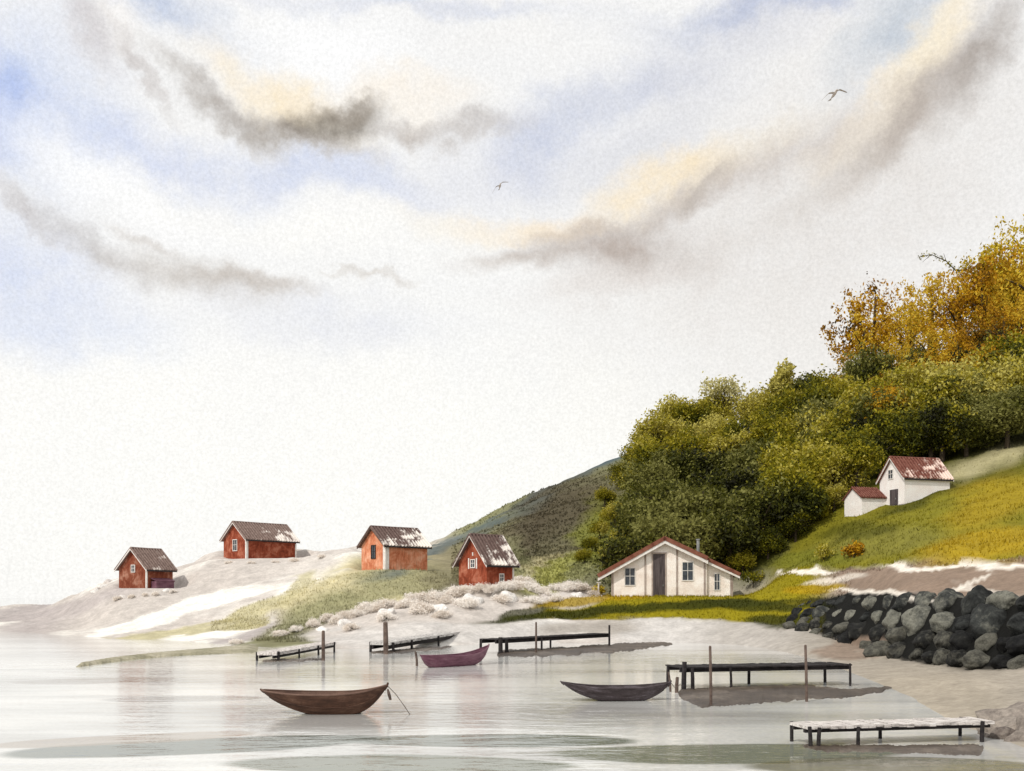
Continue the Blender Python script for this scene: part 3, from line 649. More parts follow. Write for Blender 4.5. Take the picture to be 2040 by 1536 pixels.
tag(wh, 'low white cottage with rust red roof edge and dark doorway on the lawn', 'cottage')
b = MB(); p = hit(1192, 1188); b.tube([(0, 0, -.4), (0.05, 0, 1.5)], [.13, .10], 8); b.box(-.2, .28, -.12, .12, 1.5, 1.62)
tag(b.build('gate_post', M['white_paint'], loc=p), 'short white post on the grass left of the white cottage', 'post')

# ------------------------------------------------------------------ piers and poles
def pier(name, A, B, w, zt, deck_m, leg_m, legs, th=0.2, planks=0.22, tilt=0.0, dth=.06):
    """A, B: ends of the near edge at water level; deck w wide away from the viewer; legs: (t, side, radius, extra height)"""
    dv = (B - A); L = dv.length; rz = math.atan2(dv.y, dv.x)
    root = empty(name, A, rz)
    b = MB(); n = max(3, int(L / planks))
    for i in range(n):
        x0 = L * i / n + .01; x1 = L * (i + 1) / n - .01; dz = (random.random() - .5) * .03 + tilt * (x0 / L)
        b.box(x0, x1, -.04 - random.random() * .06, w + random.random() * .08, zt - dth + dz, zt + dz)
    b.build('deck', deck_m, root)
    for y in (.08, w - .2):
        b = MB(); lo, hi = zt - dth - .01 - th, zt - dth - .003
        b.add([(.02, y, lo), (L - .02, y, lo + tilt), (L - .02, y, hi + tilt), (.02, y, hi), (.02, y + .12, lo), (L - .02, y + .12, lo + tilt), (L - .02, y + .12, hi + tilt), (.02, y + .12, hi)],
              [(0, 1, 2, 3), (7, 6, 5, 4), (0, 4, 5, 1), (1, 5, 6, 2), (2, 6, 7, 3), (3, 7, 4, 0)])
        b.build('beam', leg_m, root)
    for (t, sd, r, eh) in legs:
        y = -r - .05 if sd == 0 else w + r + .05
        b = MB(); lx = (random.random() - .5) * .06
        b.tube([(L * t + lx, y, -1.3), (L * t, y, zt * .5), (L * t - lx, y, zt + eh + tilt * t)], [r * 1.05, r, r * .92], 9); b.build('leg', leg_m, root)
    return root
def pole(name, px, py, top, lean, r, mat, label, group=None, d=None, loc=None):
    p = loc or water_at(px, py); d = p.y; h = (py - top) / F * d
    b = MB(); b.tube([(0, 0, -1.2), (lean * h * .5, 0, h * .5), (lean * h, 0, h)], [r, r * .95, r * .85], 9); b.tube([(lean * h, 0, h), (lean * h, 0, h + .03)], [r * .8, r * .5], 9)
    o = b.build(name, mat, loc=p); tag(o, label, 'post', group); return o
PG = 'wooden jetties in the bay'
p = pier('jetty', water_at(1356, 1374), water_at(1696, 1366), 1.7, .98, M['dark_wood'], M['dark_wood'],
         [(.01, 0, .11, .25), (.06, 0, .085, -.05), (.28, 0, .055, -.05), (.985, 0, .055, .05), (.02, 1, .08, 0), (.5, 1, .07, 0), (.97, 1, .07, 0)], th=.16)
tag(p, 'dark tarred jetty on thin legs beside the grey rowing boat', 'jetty', PG)
p = pier('jetty', water_at(990, 1303), water_at(1214, 1287), 1.6, 1.05, M['dark_wood'], M['dark_wood'],
         [(.01, 0, .16, .15), (.06, 0, .13, -.05), (.35, 0, .08, -.05), (.985, 0, .09, .7), (.02, 1, .1, 0), (.6, 1, .08, 0)], th=.24)
tag(p, 'long black jetty running to the beach right of the plum boat', 'jetty', PG)
p = pier('jetty', water_at(1606, 1488), water_at(1978, 1476), .95, .56, M['flaking'], M['dark_wood'],
         [(.012, 0, .055, 0), (.055, 0, .055, -.03), (.26, 0, .05, -.04), (.925, 0, .06, .02), (.02, 1, .05, 0), (.5, 1, .05, 0), (.95, 1, .05, 0)], th=.10, dth=.08)
tag(p, 'nearest jetty with flaking white planks leading to the dark rock', 'jetty', PG)
p = pier('jetty', water_at(776, 1300), water_at(922, 1280), 1.5, .75, M['grey_wood'], M['dark_wood'],
         [(.02, 0, .1, -.03), (.24, 0, .1, -.05), (.6, 0, .09, -.05), (.96, 0, .1, -.03), (.02, 1, .1, 0)], th=.30, tilt=.25, dth=.2)
tag(p, 'silver grey sloping jetty with a thick post at its near end', 'jetty', PG)
p = pier('jetty', water_at(548, 1317), water_at(668, 1299), 1.2, .55, M['flaking'], M['dark_wood'],
         [(.02, 0, .09, .05), (.34, 0, .06, -.03), (.66, 0, .07, -.03), (.95, 0, .07, .03), (.02, 1, .08, 0)], th=.18, tilt=.2, dth=.2)
tag(p, 'low whitish jetty standing farthest left in the bay', 'jetty', PG)
MG = 'mooring poles standing in the water'
pole('mooring_pole', 1417, 1405, 1288, -.02, .058, M['brown_wood'], 'tall thin pole at the left of the dark jetty', MG)
pole('mooring_pole', 1608, 1398, 1286, -.03, .058, M['brown_wood'], 'tall thin pole near the right end of the dark jetty', MG)
pole('mooring_pole', 1068, 1302, 1240, 0, .08, M['brown_wood'], 'slim grey pole in front of the long black jetty', MG)
pole('mooring_pole', 769, 1303, 1240, -.02, .19, M['brown_wood'], 'thick brown post by the silver grey jetty', MG)
pole('mooring_pole', 644, 1316, 1257, .0, .12, M['brown_wood'], 'brown post at the shore end of the low whitish jetty', MG)
pole('mooring_pole', 832, 1327, 1299, -.14, .075, M['brown_wood'], 'short leaning stake by the left end of the plum boat', MG)
pole('mooring_pole', 1338, 1378, 1340, -.16, .05, M['brown_wood'], 'thin leaning stake by the bow of the grey rowing boat', MG)
pole('mooring_pole', 1347, 1380, 1350, .08, .08, M['brown_wood'], 'stubby brown stake between grey boat and dark jetty', MG)

# ------------------------------------------------------------------ boats
def boat(name, A, B, beam, hl, hm, hr, out_m, in_m, lrake=.34, rrake=.10, rz_add=0.0, draught=.10):
    """double-ended rowing boat, local x from the left tip to the right tip; hl/hm/hr sheer heights"""
    dv = B - A; L = dv.length; root = empty(name, A, math.atan2(dv.y, dv.x) + rz_add)
    n, ms = 28, 9
    def sheer(t): return hm + (hl - hm) * max(0, 1 - 2 * t) ** 2.2 + (hr - hm) * max(0, 2 * t - 1) ** 2.6
    def keel(t):
        z = -draught; s = sheer(t)
        if t < lrake: z += (s + draught - .02) * ((lrake - t) / lrake) ** 1.9
        if t > 1 - rrake: z += (s + draught - .02) * ((t - 1 + rrake) / rrake) ** 2.0
        return z
    def half(t): return max(.012, beam / 2 * (math.sin(math.pi * min(max(t, 0), 1) ** .92)) ** .62)
    def skin(off):
        vs = []
        for i in range(n + 1):
            t = i / n; hb = max(.006, half(t) - off); zs = sheer(t); zk = min(keel(t) + off, zs - .005)
            for j in range(2 * ms + 1):
                q = j / ms - 1; a = abs(q)
                vs.append((L * t, math.copysign(hb * (a ** .55), q) if a > 0 else 0, zk + (zs - zk) * a ** 2.1))
        return vs
    def grid(): 
        k = 2 * ms + 1; return [(i * k + j, (i + 1) * k + j, (i + 1) * k + j + 1, i * k + j + 1) for i in range(n) for j in range(2 * ms)]
    b = MB(); b.add(skin(0), grid()); ho = b.build('hull', out_m, root, smooth=True)
    b = MB(); b.add(skin(.035), grid()); b.build('lining', in_m, root, smooth=True)
    for sd in (-1, 1):
        b = MB(); b.tube([(L * i / n, sd * (half(i / n) - .015), sheer(i / n) + .012) for i in range(n + 1)], .032, 6); b.build('gunwale', in_m, root)
        for f in (.35, .68):                       # overlapping strakes along the hull side
            b = MB(); pts = []
            for i in range(2, n - 1):
                t = i / n; zk, zs = keel(t), sheer(t); a = f
                pts.append((L * t, sd * (half(t) * a ** .55 + .006), zk + (zs - zk) * a ** 2.1))
            b.tube(pts, .014, 5); b.build('strake', out_m, ho)
    for t in (.3, .52, .76):
        zt = sheer(t) - .17; hb = half(t) * .88; b = MB(); b.box(L * t - .12, L * t + .12, -hb, hb, zt - .03, zt); b.build('thwart', in_m, root, bevel=.008)
    b = MB(); b.tube([(L - .12, 0, sheer(.97) - .12), (L - .02, 0, sheer(1) - .02), (L + .02, 0, sheer(1) + .09)], [.05, .05, .035], 7); b.build('stem', out_m, root)
    b = MB(); b.tube([(.1, 0, sheer(.03) - .06), (0, 0, sheer(0)), (-.05, 0, sheer(0) + .05)], [.045, .04, .025], 7); b.build('stem', out_m, root)
    return root, L, sheer
BG = 'rowing boats afloat in the bay'
bt, L, sh = boat('rowing_boat', water_at(514, 1424) + Vector((0, .5, 0)), water_at(772, 1421), 1.5, .80, .68, .98, M['hull_brown'], M['hull_in'], .56, .34)
b = MB(); b.tube([(L, 0, sh(1) - .02), (L + .3, -.1, .68), (L + .62, -.25, .28), (L + .86, -.35, -.06)], .014, 5); b.build('mooring_rope', M['rope'], bt)
b = MB(); b.tube([(L + .02, -.1, sh(1) - .12), (L + .07, -.12, sh(1) - .3), (L + .12, -.1, sh(1) - .5)], [.03, .06, .045], 7); b.build('fender', M['brown_wood'], bt)
tag(bt, 'big brown wooden rowing boat floating alone in the left foreground', 'rowing boat', BG)
bt, L, sh = boat('rowing_boat', water_at(1120, 1398) + Vector((0, .4, 0)), water_at(1336, 1394), 1.45, .72, .50, .68, M['hull_dark'], M['hull_dark'], .56, .40)
b = MB(); b.tube([(L, 0, sh(1)), (L + .2, .02, .45), (L + .42, .05, .62)], .014, 5); b.build('mooring_rope', M['rope'], bt)
tag(bt, 'dark grey rowing boat moored at the left end of the tarred jetty', 'rowing boat', BG)
bt, L, sh = boat('rowing_boat', water_at(838, 1331), water_at(974, 1322) , 1.4, .72, .62, 1.12, M['hull_plum'], M['hull_plum'], .2, .36)
tag(bt, 'plum purple rowing boat with a high bow beside the black jetty', 'rowing boat', BG)

# ------------------------------------------------------------------ boulders
import bmesh
def rock_mesh(name, mat, sx, sy, sz, seed, amp=.22):
    bm = bmesh.new(); bmesh.ops.create_icosphere(bm, subdivisions=4, radius=1.0)
    rs = np.random.default_rng(seed); off = rs.random(3) * 50
    from mathutils import noise as mn
    planes = [(Vector(rs.normal(size=3)).normalized(), .72 + .2 * rs.random()) for _ in range(13)]
    for v in bm.verts:
        p = v.co.copy()
        for n_, dd in planes:
            e = p.dot(n_) - dd
            if e > 0: p -= n_ * e * .97
        k = 1 + amp * mn.noise(p * 1.3 + Vector(off)) + .08 * mn.noise(p * 4 + Vector(off)) + .045 * mn.noise(p * 9)
        v.co = Vector((p.x * sx, p.y * sy, p.z * sz)) * k
    me = bpy.data.meshes.new(name); bm.to_mesh(me); bm.free(); me.materials.append(mat)
    me.polygons.foreach_set('use_smooth', [True] * len(me.polygons)); return me
RD = [rock_mesh('boulder', M['boulder'], 1.15, .95, .82 + .1 * (k % 3), k) for k in range(5)]
RW = [rock_mesh('boulder', M['boulder_wet'], 1.1, .95, .8 + .1 * (k % 3), 20 + k) for k in range(4)]
RB = [rock_mesh('boulder', M['brown_rock'], 1.5, 1.1, .75, 60 + k, .3) for k in range(2)]
RP = [rock_mesh('boulder', M['granite'], 1.25, .95, .72 + .1 * (k % 3), 40 + k, .3) for k in range(4)]
def put_rock(me, p, r, label, group):
    o = bpy.data.objects.new('boulder', me); COL.objects.link(o); o.location = p
    o.scale = (r * (0.9 + .3 * random.random()), r, r * (.85 + .3 * random.random()))
    o.rotation_euler = (random.uniform(-.35, .35), random.uniform(-.35, .35), random.uniform(0, 6.28)); tag(o, label, 'boulder', group)
for row, (sv, meshes, lab, grp, rr) in enumerate((
        (3.05, RW, 'wet black boulder at the sandy foot of the rock wall', 'black boulders at the foot of the rock wall', .75),
        (3.32, RW, 'wet black boulder at the sandy foot of the rock wall', 'black boulders at the foot of the rock wall', .85),
        (3.62, RD, 'grey boulder in the middle of the dark rock wall', 'grey boulders in the middle of the rock wall', .95),
        (3.95, RD, 'grey rounded boulder in the top course of the rock wall', 'grey boulders along the top of the rock wall', .9))):
    px = 1572 + row * 9
    while px < 2150:
        d, z = column(px); dd = float(np.interp(sv + random.uniform(-.05, .05), np.arange(NK), d)); zz = float(np.interp(sv, np.arange(NK), z)) - (.1, .2, .3, .42)[row]
        r = rr * random.uniform(.55, 1.25) * (.78 if px < 1650 else 1); x = (px - CX) / F * dd
        m_ = random.choice(meshes)
        put_rock(m_, (x, dd - .25, zz + .05), r, lab, grp)
        px += 1.55 * r * F / dd
for (px, py, r) in ((1572, 1250, .6), (1600, 1256, .7), (1625, 1252, .5), (1690, 1280, .55), (1755, 1302, .8), (1790, 1300, .6)):
    put_rock(random.choice(RW), hit(px, py) + Vector((0, 0, .1)), r, 'black boulder fallen on the sand before the rock wall', 'loose black boulders on the sand')
# dark rock beside the nearest jetty
for (px, py, r) in ((2030, 1462, .8), (1998, 1470, .5), (2062, 1446, 1.0), (1978, 1472, .3), (2015, 1440, .55), (2045, 1425, .7), (1966, 1478, .22), (2080, 1470, .8)):
    g = hit(px, py); put_rock(RB[0] if r > .6 else RB[1], g + Vector((0, 0, -r * .25)), r, 'brown grey boulder on the sand by the nearest jetty', 'boulders by the nearest jetty')
line = [(625, 1243, .8), (655, 1232, .9), (690, 1226, .8), (735, 1212, 1.0), (770, 1203, .9), (800, 1206, .7), (835, 1194, 1.1), (865, 1190, 1.0), (888, 1196, .8), (905, 1184, 1.1),
        (930, 1176, .9), (958, 1172, .8), (985, 1172, .7), (1008, 1168, .9), (1035, 1160, 1.2), (1052, 1166, .9), (1078, 1180, .8), (1110, 1172, 1.0), (1140, 1168, 1.1), (1165, 1172, .9), (1180, 1182, .7),
        (840, 1215, 1.0), (930, 1205, 1.0), (1000, 1195, 1.0), (1060, 1195, .8), (1110, 1192, .8), (770, 1230, .9), (700, 1250, .8), (590, 1252, .6), (560, 1262, .6), (470, 1278, .5), (880, 1225, .8)]
SCRUB = line; PALE_STONES = [(690, 1240, .7), (770, 1222, .8), (860, 1212, .9), (935, 1196, .8), (1010, 1190, .9), (1095, 1188, .8), (1150, 1184, .7), (640, 1252, .6), (560, 1262, .5)]
for (px, py, r) in PALE_STONES:
    g = hit(px, py + 3); put_rock(random.choice(RP), g + Vector((0, .3, -r * .45)), r * 1.3, 'pale smooth stone lying among the bleached scrub', 'pale stones among the scrub')
for (px, py, r) in ((215, 1160, .7), (205, 1170, .8), (190, 1180, .6), (245, 1192, .6), (330, 1178, .6)):
    g = hit(px, py); put_rock(random.choice(RP), g + Vector((0, .3, -r * .2)), r, 'pale granite boulder beside the leftmost boathouse', 'granite boulders by the leftmost boathouse')

# ------------------------------------------------------------------ trees
def leaf_cloud(n_cl, per, rad, leaf, spread, seed, hollow=.45, zsq=1.0, lumps=7):
    """leaf-sized faces in clumps through an uneven crown"""
    rs = np.random.default_rng(seed)
    lob = rs.normal(size=(lumps, 3)); lob /= np.linalg.norm(lob, axis=1)[:, None]; lob[:, 2] = np.abs(lob[:, 2]) * 1.1 - .5
    lc = lob * rad * .55; lr = rad * rs.uniform(.38, .62, lumps)
    k = rs.integers(0, lumps, n_cl); dirs = rs.normal(size=(n_cl, 3)); dirs /= np.linalg.norm(dirs, axis=1)[:, None]
    cen = lc[k] + dirs * (lr[k] * rs.uniform(hollow, 1.05, n_cl))[:, None]; cen[:, 2] *= zsq
    P = np.repeat(cen, per, 0) + rs.normal(size=(n_cl * per, 3)) * spread
    n = len(P); a = rs.normal(size=(n, 3)); a /= np.linalg.norm(a, axis=1)[:, None]; b = np.cross(a, rs.normal(size=(n, 3))); b /= np.linalg.norm(b, axis=1)[:, None]
    s = leaf * rs.uniform(.6, 1.3, n)[:, None]
    V = np.stack([P - a * s, P + b * s * .55, P + a * s, P - b * s * .55], 1).reshape(-1, 3)
    return V, np.arange(n * 4).reshape(-1, 4)
def trunk_mb(h, r, rad, seed, limbs=6):
    rs = random.Random(seed); b = MB(); lean = rs.uniform(-.06, .06)
    b.tube([(0, 0, -.8), (lean * h * .3, 0, h * .3), (lean * h * .7, .05 * h * lean, h * .7), (lean * h, 0, h * .98)], [r * 1.25, r, r * .6, r * .18], 8)
    for i in range(limbs):
        z0 = h * rs.uniform(.4, .8); a = rs.uniform(0, 6.28); l = rad * rs.uniform(.55, .95)
        b.tube([(lean * z0, 0, z0), (math.cos(a) * l * .5, math.sin(a) * l * .5, z0 + l * .35), (math.cos(a) * l, math.sin(a) * l, z0 + l * .55)], [r * .45, r * .28, r * .08], 6)
    return b
PROTO = {}
def proto(key, leaf_m, h, rad, n_cl, per, leaf, spread, seed, zsq=1.0, hollow=.45, lumps=8, name='tree'):
    root = empty(name, (0, 0, 0)); root['h'] = 0.0; del root['h']
    trunk_mb(h * .8, .03 * h, rad, seed).build('trunk', M['bark'], root)
    V, Fc = leaf_cloud(n_cl, per, rad, leaf, spread, seed, hollow, zsq, lumps); V = V + np.array([0, 0, h - rad * .92 * zsq])
    np_mesh('crown', V, Fc, leaf_m, parent=root)
    PROTO[key] = [root, h, False]
for i in range(3): proto(f'dark{i}', M['leaf_dark'], 10, 4.6, 300, 20, .25, .48, 100 + i, 1.02)
for i in range(3): proto(f'olive{i}', M['leaf_olive'], 10, 4.6, 290, 20, .25, .48, 120 + i, 1.0)
for i in range(3): proto(f'gold{i}', M['leaf_gold'], 12, 4.4, 78, 34, .17, .34, 140 + i, 1.1, .55, 11)
for i in range(2): proto(f'yellow{i}', M['leaf_yellow'], 12, 4.2, 86, 30, .17, .36, 160 + i, 1.2, .55, 11)
proto('pale', M['leaf_pale'], 8, 3.0, 70, 18, .22, .40, 180, .9)
proto('spire', M['leaf_olive'], 9, 1.5, 70, 20, .24, .22, 190, 2.2, .3, 6)
def plant_tree(key, X, Y, h, label, group=None, cat='tree', sx=1.0):
    src = PROTO[key]
    o = src[0] if not src[2] else copy_tree(src[0]); src[2] = True
    k = h / src[1]; o.location = (X, Y, ground(X, Y) - .3); o.scale = (k * sx, k * sx, k); o.rotation_euler = (0, 0, random.uniform(0, 6.28))
    tag(o, label, cat, group); return o
def tree_at(key, px, d, h, label, group=None, sx=1.0):
    return plant_tree(key, (px - CX) / F * d, d, h, label, group, 'tree', sx)
LD = ('dark green leafy tree in the wood behind the white cottage', 'dark green trees behind the white cottage')
LO = ('olive green leafy tree on the wooded slope above the farmhouse', 'olive trees on the slope above the farmhouse')
LG = ('golden brown autumn tree at the top right of the hill', 'golden trees at the top of the hill')
LY = ('yellow green tree behind the golden trees at the right edge', 'yellow green trees at the right edge')
LM = ('mid green tree on the left part of the wooded hillside', 'mid green trees on the left of the wood')
def jit(a): return random.uniform(-a, a)
# behind the cottage, dark
for d, p0, p1, st_, h in ((121, 1270, 1640, 58, 9.5), (130, 1285, 1650, 56, 10.5), (142, 1300, 1640, 56, 10.5), (158, 1290, 1600, 58, 10)):
    px = p0
    while px < p1:
        if px < 1560: lab, k = LD, random.choice(['dark0', 'dark1', 'dark2', 'dark1'])
        else: lab, k = LO, random.choice(['olive0', 'olive1', 'dark2'])
        if k == 'dark2' and lab is LO: k = 'olive2'
        tree_at(k, px + jit(14), d + jit(3), h * random.uniform(.85, 1.15), *lab); px += st_ * random.uniform(.85, 1.2)
for px, d, h in ((1840, 190, 13), (1935, 192, 14), (1795, 180, 12), (1895, 178, 12), (2020, 186, 15), (1975, 176, 12)):
    tree_at('dark%d' % random.randint(0, 2), px, d, h, 'dark green tree standing among the golden trees on the hill', 'dark trees among the golden trees', .8)
# left part, higher up
for d, p0, p1, st_, h in ((176, 1300, 1560, 52, 10.5), (196, 1310, 1600, 50, 11), (214, 1345, 1660, 46, 11.5)):
    px = p0
    while px < p1:
        k = random.choice(['olive0', 'olive1', 'olive2'])
        tree_at(k, px + jit(12), d + jit(4), h * random.uniform(.8, 1.1), *LM); px += st_ * random.uniform(.85, 1.2)
for px, d, h in ((1195, 150, 3.5), (1225, 158, 4.5), (1245, 140, 4.5), (1205, 172, 4), (1260, 168, 6.5), (1235, 186, 5), (1270, 192, 7), (1180, 140, 2.8), (1290, 205, 8), (1165, 128, 2.5), (1215, 124, 3.5)):
    tree_at('olive%d' % random.randint(0, 2), px, d, h, 'low olive scrub tree at the left edge of the wood', 'scrub trees at the edge of the wood', 1.15)
# slope above the farmhouse
for d, p0, p1, st_, h in ((125, 1660, 1760, 60, 7), (132, 1650, 1900, 58, 8.5), (142, 1660, 2080, 56, 10.5), (156, 1640, 2080, 56, 11), (174, 1620, 1740, 56, 11), (192, 1650, 1720, 54, 11)):
    px = p0
    while px < p1:
        q_ = random.random(); k = random.choice(['olive0', 'olive1', 'olive2'])
        if q_ < .22 and d > 138 and px > 1700: tree_at('gold%d' % random.randint(0, 2), px + jit(14), d + jit(3), h * 1.1, 'ochre tree among the olive trees above the farmhouse', 'ochre trees among the olive ones')
        elif q_ < .45: tree_at('dark%d' % random.randint(0, 2), px + jit(14), d + jit(3), h * random.uniform(.85, 1.15), 'blackish green tree among the olive trees above the farmhouse', 'dark trees among the olive ones')
        else: tree_at(k, px + jit(14), d + jit(3), h * random.uniform(.85, 1.15), *LO); px += st_ * random.uniform(.85, 1.2)
for px, d, h in ((1738, 206, 28), (1722, 200, 21), (1770, 200, 20), (1815, 200, 22), (1860, 208, 26), (1915, 202, 25), (1960, 200, 25), (2010, 205, 27), (2060, 198, 28), (1790, 186, 14), (1850, 188, 17), (1905, 184, 16), (1950, 188, 17), (2000, 182, 17), (2045, 184, 18), (2085, 180, 18), (1760, 174, 11), (1820, 172, 11), (1880, 172, 12), (1940, 170, 12), (1990, 170, 13), (2060, 168, 13)):
    tree_at('gold%d' % random.randint(0, 2), px, d, h * 1.04, *LG, sx=.85)
for px, d, h in ((1965, 216, 29), (2012, 214, 31), (2062, 216, 34), (2110, 214, 34)):
    tree_at('yellow%d' % random.randint(0, 1), px, d, h * 1.05, *LY, sx=.7)
bt_ = plant_tree('yellow0', (1975 - CX) / F * 206, 206, 27, 'yellow green tree with a long bough reaching out to the left', None, 'tree', .8)
pts = [at(1990, 640, 206), at(1955, 560, 206), at(1925, 536, 205), at(1905, 540, 205), at(1885, 520, 205), at(1855, 507, 205), at(1828, 512, 205)]
b = MB(); b.tube(pts, [.28, .2, .16, .13, .1, .07, .04], 6)
for p_, q_ in ((pts[3], at(1912, 560, 205)), (pts[4], at(1880, 505, 205)), (pts[5], at(1838, 522, 205))): b.tube([p_, q_], [.07, .03], 5)
MX = Matrix.LocRotScale(bt_.location, bt_.rotation_euler, bt_.scale)
bo = b.build('bough', M['bark'], bt_); bo.matrix_parent_inverse = MX.inverted()
rs_ = np.random.default_rng(5); Pq = np.concatenate([np.array(pts[i].lerp(pts[i + 1], t))[None] + rs_.normal(size=(14, 3)) * .32 for i in range(1, 6) for t in (.2, .5, .8)])
aq = rs_.normal(size=Pq.shape); aq /= np.linalg.norm(aq, axis=1)[:, None]; bq = np.cross(aq, rs_.normal(size=Pq.shape)); bq /= np.linalg.norm(bq, axis=1)[:, None]
Vq = np.stack([Pq - aq * .24, Pq + bq * .14, Pq + aq * .24, Pq - bq * .14], 1).reshape(-1, 3)
fo = np_mesh('foliage', Vq, np.arange(len(Vq)).reshape(-1, 4), M['leaf_olive'], parent=bo)
tree_at('dark0', 1728, 186, 15, 'dark green round tree left of the golden trees', None, .75)
tree_at('pale', 1440, 216, 15.5, 'pale feathery tree standing up from the left of the skyline', None, .9)
tree_at('spire', 1556, 212, 18, 'slim pointed tree standing up from the middle of the skyline')
tree_at('dark1', 1630, 205, 13, 'dark tree with ragged crown on the skyline left of the round dark tree')
for k_ in list(PROTO):
    if not PROTO[k_][2]:
        for ch in list(PROTO[k_][0].children): bpy.data.objects.remove(ch)
        bpy.data.objects.remove(PROTO[k_][0])
for px, d, h in ((1925, 130, 7), (1965, 134, 8), (2005, 128, 7.5), (2045, 132, 8.5), (2090, 128, 8), (1985, 146, 10), (2040, 150, 11)):
    tree_at('dark%d' % random.randint(0, 2), px, d, h, 'dark green bushy tree at the right edge above the farmhouse meadow', 'dark trees at the right edge of the meadow', 1.25)
for px, d, h in ((1585, 119, 4), (1612, 121, 4.5), (1640, 123, 4), (1662, 121, 3.5), (1690, 127, 4), (1480, 117, 3.5), (1530, 118, 4), (1560, 121, 4)):
    tree_at('olive%d' % random.randint(0, 2), px, d, h, 'low olive scrub under the trees between cottage and farmhouse', 'scrub under the trees left of the farmhouse', 1.2)
# the bush at the corner of the cottage
for (px, py, k, lab, h) in ((1190, 1186, 'leaf_yellow', 'small yellow green bush at the left corner of the cottage', 1.3), (1500, 1172, 'leaf_olive', 'round olive bush just right of the cottage', 2.6), (1640, 1118, 'leaf_olive', 'low olive bush on the grass verge below the wood', 1.8), (1700, 1112, 'leaf_gold', 'low golden brown bush at the foot of the meadow', 1.8)):
    g = hit(px, py); root = empty('bush', g)
    V, Fc = leaf_cloud(40, 18, h * .62, .14, .2, int(px), .2, .8); V = V + np.array([0, 0, h * .5]); np_mesh('crown', V, Fc, M[k], parent=root)
    b = MB(); b.tube([(0, 0, -.3), (.05, 0, h * .3), (.02, 0, h * .6)], [.06, .05, .02], 6); b.build('stem', M['bark'], root)
    tag(root, lab, 'bush')

# bleached scrub along the bank below the boathouses
M['leaf_bleached'] = leaf_mat('bleached_leaves', [S(222, 212, 200, 1), S(236, 228, 219, 1), S(246, 241, 235, 1)], .3)
BP = []
for k in range(4):
    root = empty('bush', (0, 0, 0)); V, Fc = leaf_cloud(150, 36, 1.0, .055, .12, 300 + k, .25, .62, 12); V[:, 2] = np.maximum(V[:, 2], -.5) + .25
    np_mesh('crown', V, Fc, M['leaf_bleached'], parent=root); b = MB(); b.tube([(0, 0, -.4), (.04, .02, .1), (.1, 0, .45)], [.06, .05, .02], 6); b.build('stem', M['bark'], root); BP.append([root, False])
SCRUB = SCRUB + [(236, 1190, .5), (262, 1186, .45), (288, 1182, .4), (310, 1180, .45), (345, 1176, .5), (455, 1118, .45), (500, 1118, .4), (548, 1116, .4), (585, 1114, .5), (640, 1106, .5), (670, 1235, .8), (715, 1222, .8), (755, 1212, .9), (818, 1203, .9), (850, 1194, .9), (920, 1180, .9), (972, 1174, .8), (1022, 1166, .9), (1066, 1174, .9), (1125, 1170, .9)]
for (px, py, r) in SCRUB:
    e = BP[random.randrange(4)] if all(q[1] for q in BP) else next(q for q in BP if not q[1])
    o = e[0] if not e[1] else copy_tree(e[0]); e[1] = True
    o.location = hit(px, py + 5); o.scale = (r * 1.5, r * 1.1, r * 1.05); o.rotation_euler = (0, 0, random.uniform(0, 6.28))
    tag(o, 'pale bleached bush on the bank around the red boathouses', 'bush', 'bleached bushes on the bank')

# ------------------------------------------------------------------ grass and heather (nobody could count it)
def tufts(name, boxes, n, hgt, wid, keep=None, seed=3):
    rs = np.random.default_rng(seed); px = []; sv = []
    for (p0, p1, s0, s1, w) in boxes:
        k = int(n * w); px.append(rs.uniform(p0, p1, k)); sv.append(rs.uniform(s0, s1, k))
    px = np.concatenate(px); sv = np.concatenate(sv)
    Y = np.array([np.interp(s + 2, np.arange(NK), column(p)[0]) for p, s in zip(px, sv)]); X = (px - CX) / F * Y
    c, z = ground_colour(X, Y)
    ok = (c[:, 2] < c[:, 0] * .78) if keep is None else keep(c)          # only where something grows
    X, Y, z, c = X[ok], Y[ok], z[ok], c[ok]; n = len(X)
    a = rs.uniform(0, 6.28, n); h = hgt * rs.uniform(.4, 1.3, n); w = wid * rs.uniform(.6, 1.3, n)
    lx, ly = rs.normal(size=n) * h * .4, rs.normal(size=n) * h * .4; dx, dy = np.cos(a) * w / 2, np.sin(a) * w / 2
    V = np.stack([np.stack([X - dx, Y - dy, z - .05], 1), np.stack([X + dx, Y + dy, z - .05], 1), np.stack([X + lx, Y + ly, z + h], 1)], 1).reshape(-1, 3)
    cc = np.repeat(np.clip(c * rs.uniform(.85, 1.3, n)[:, None], 0.003, .9), 3, 0)
    o = np_mesh(name, V, np.arange(n * 3).reshape(-1, 3), M['tuft'], color=np.concatenate([cc, np.ones((len(cc), 1))], 1)); tag(o, None, None, None, 'stuff'); return o
g = tufts('grass', [(950, 1700, .95, 3.2, .36), (1500, 2100, 2.9, 4.4, .5), (420, 940, .6, 3.2, .5)], 30000, .22, .12)
tag(g, 'short yellow green grass on the lawn and the meadow', 'grass')
g = tufts('heather', [(900, 1300, 3.1, 5.0, 1.0)], 16000, .3, .45, seed=8)
tag(g, 'brown and olive heather on the open hillside', 'heather')

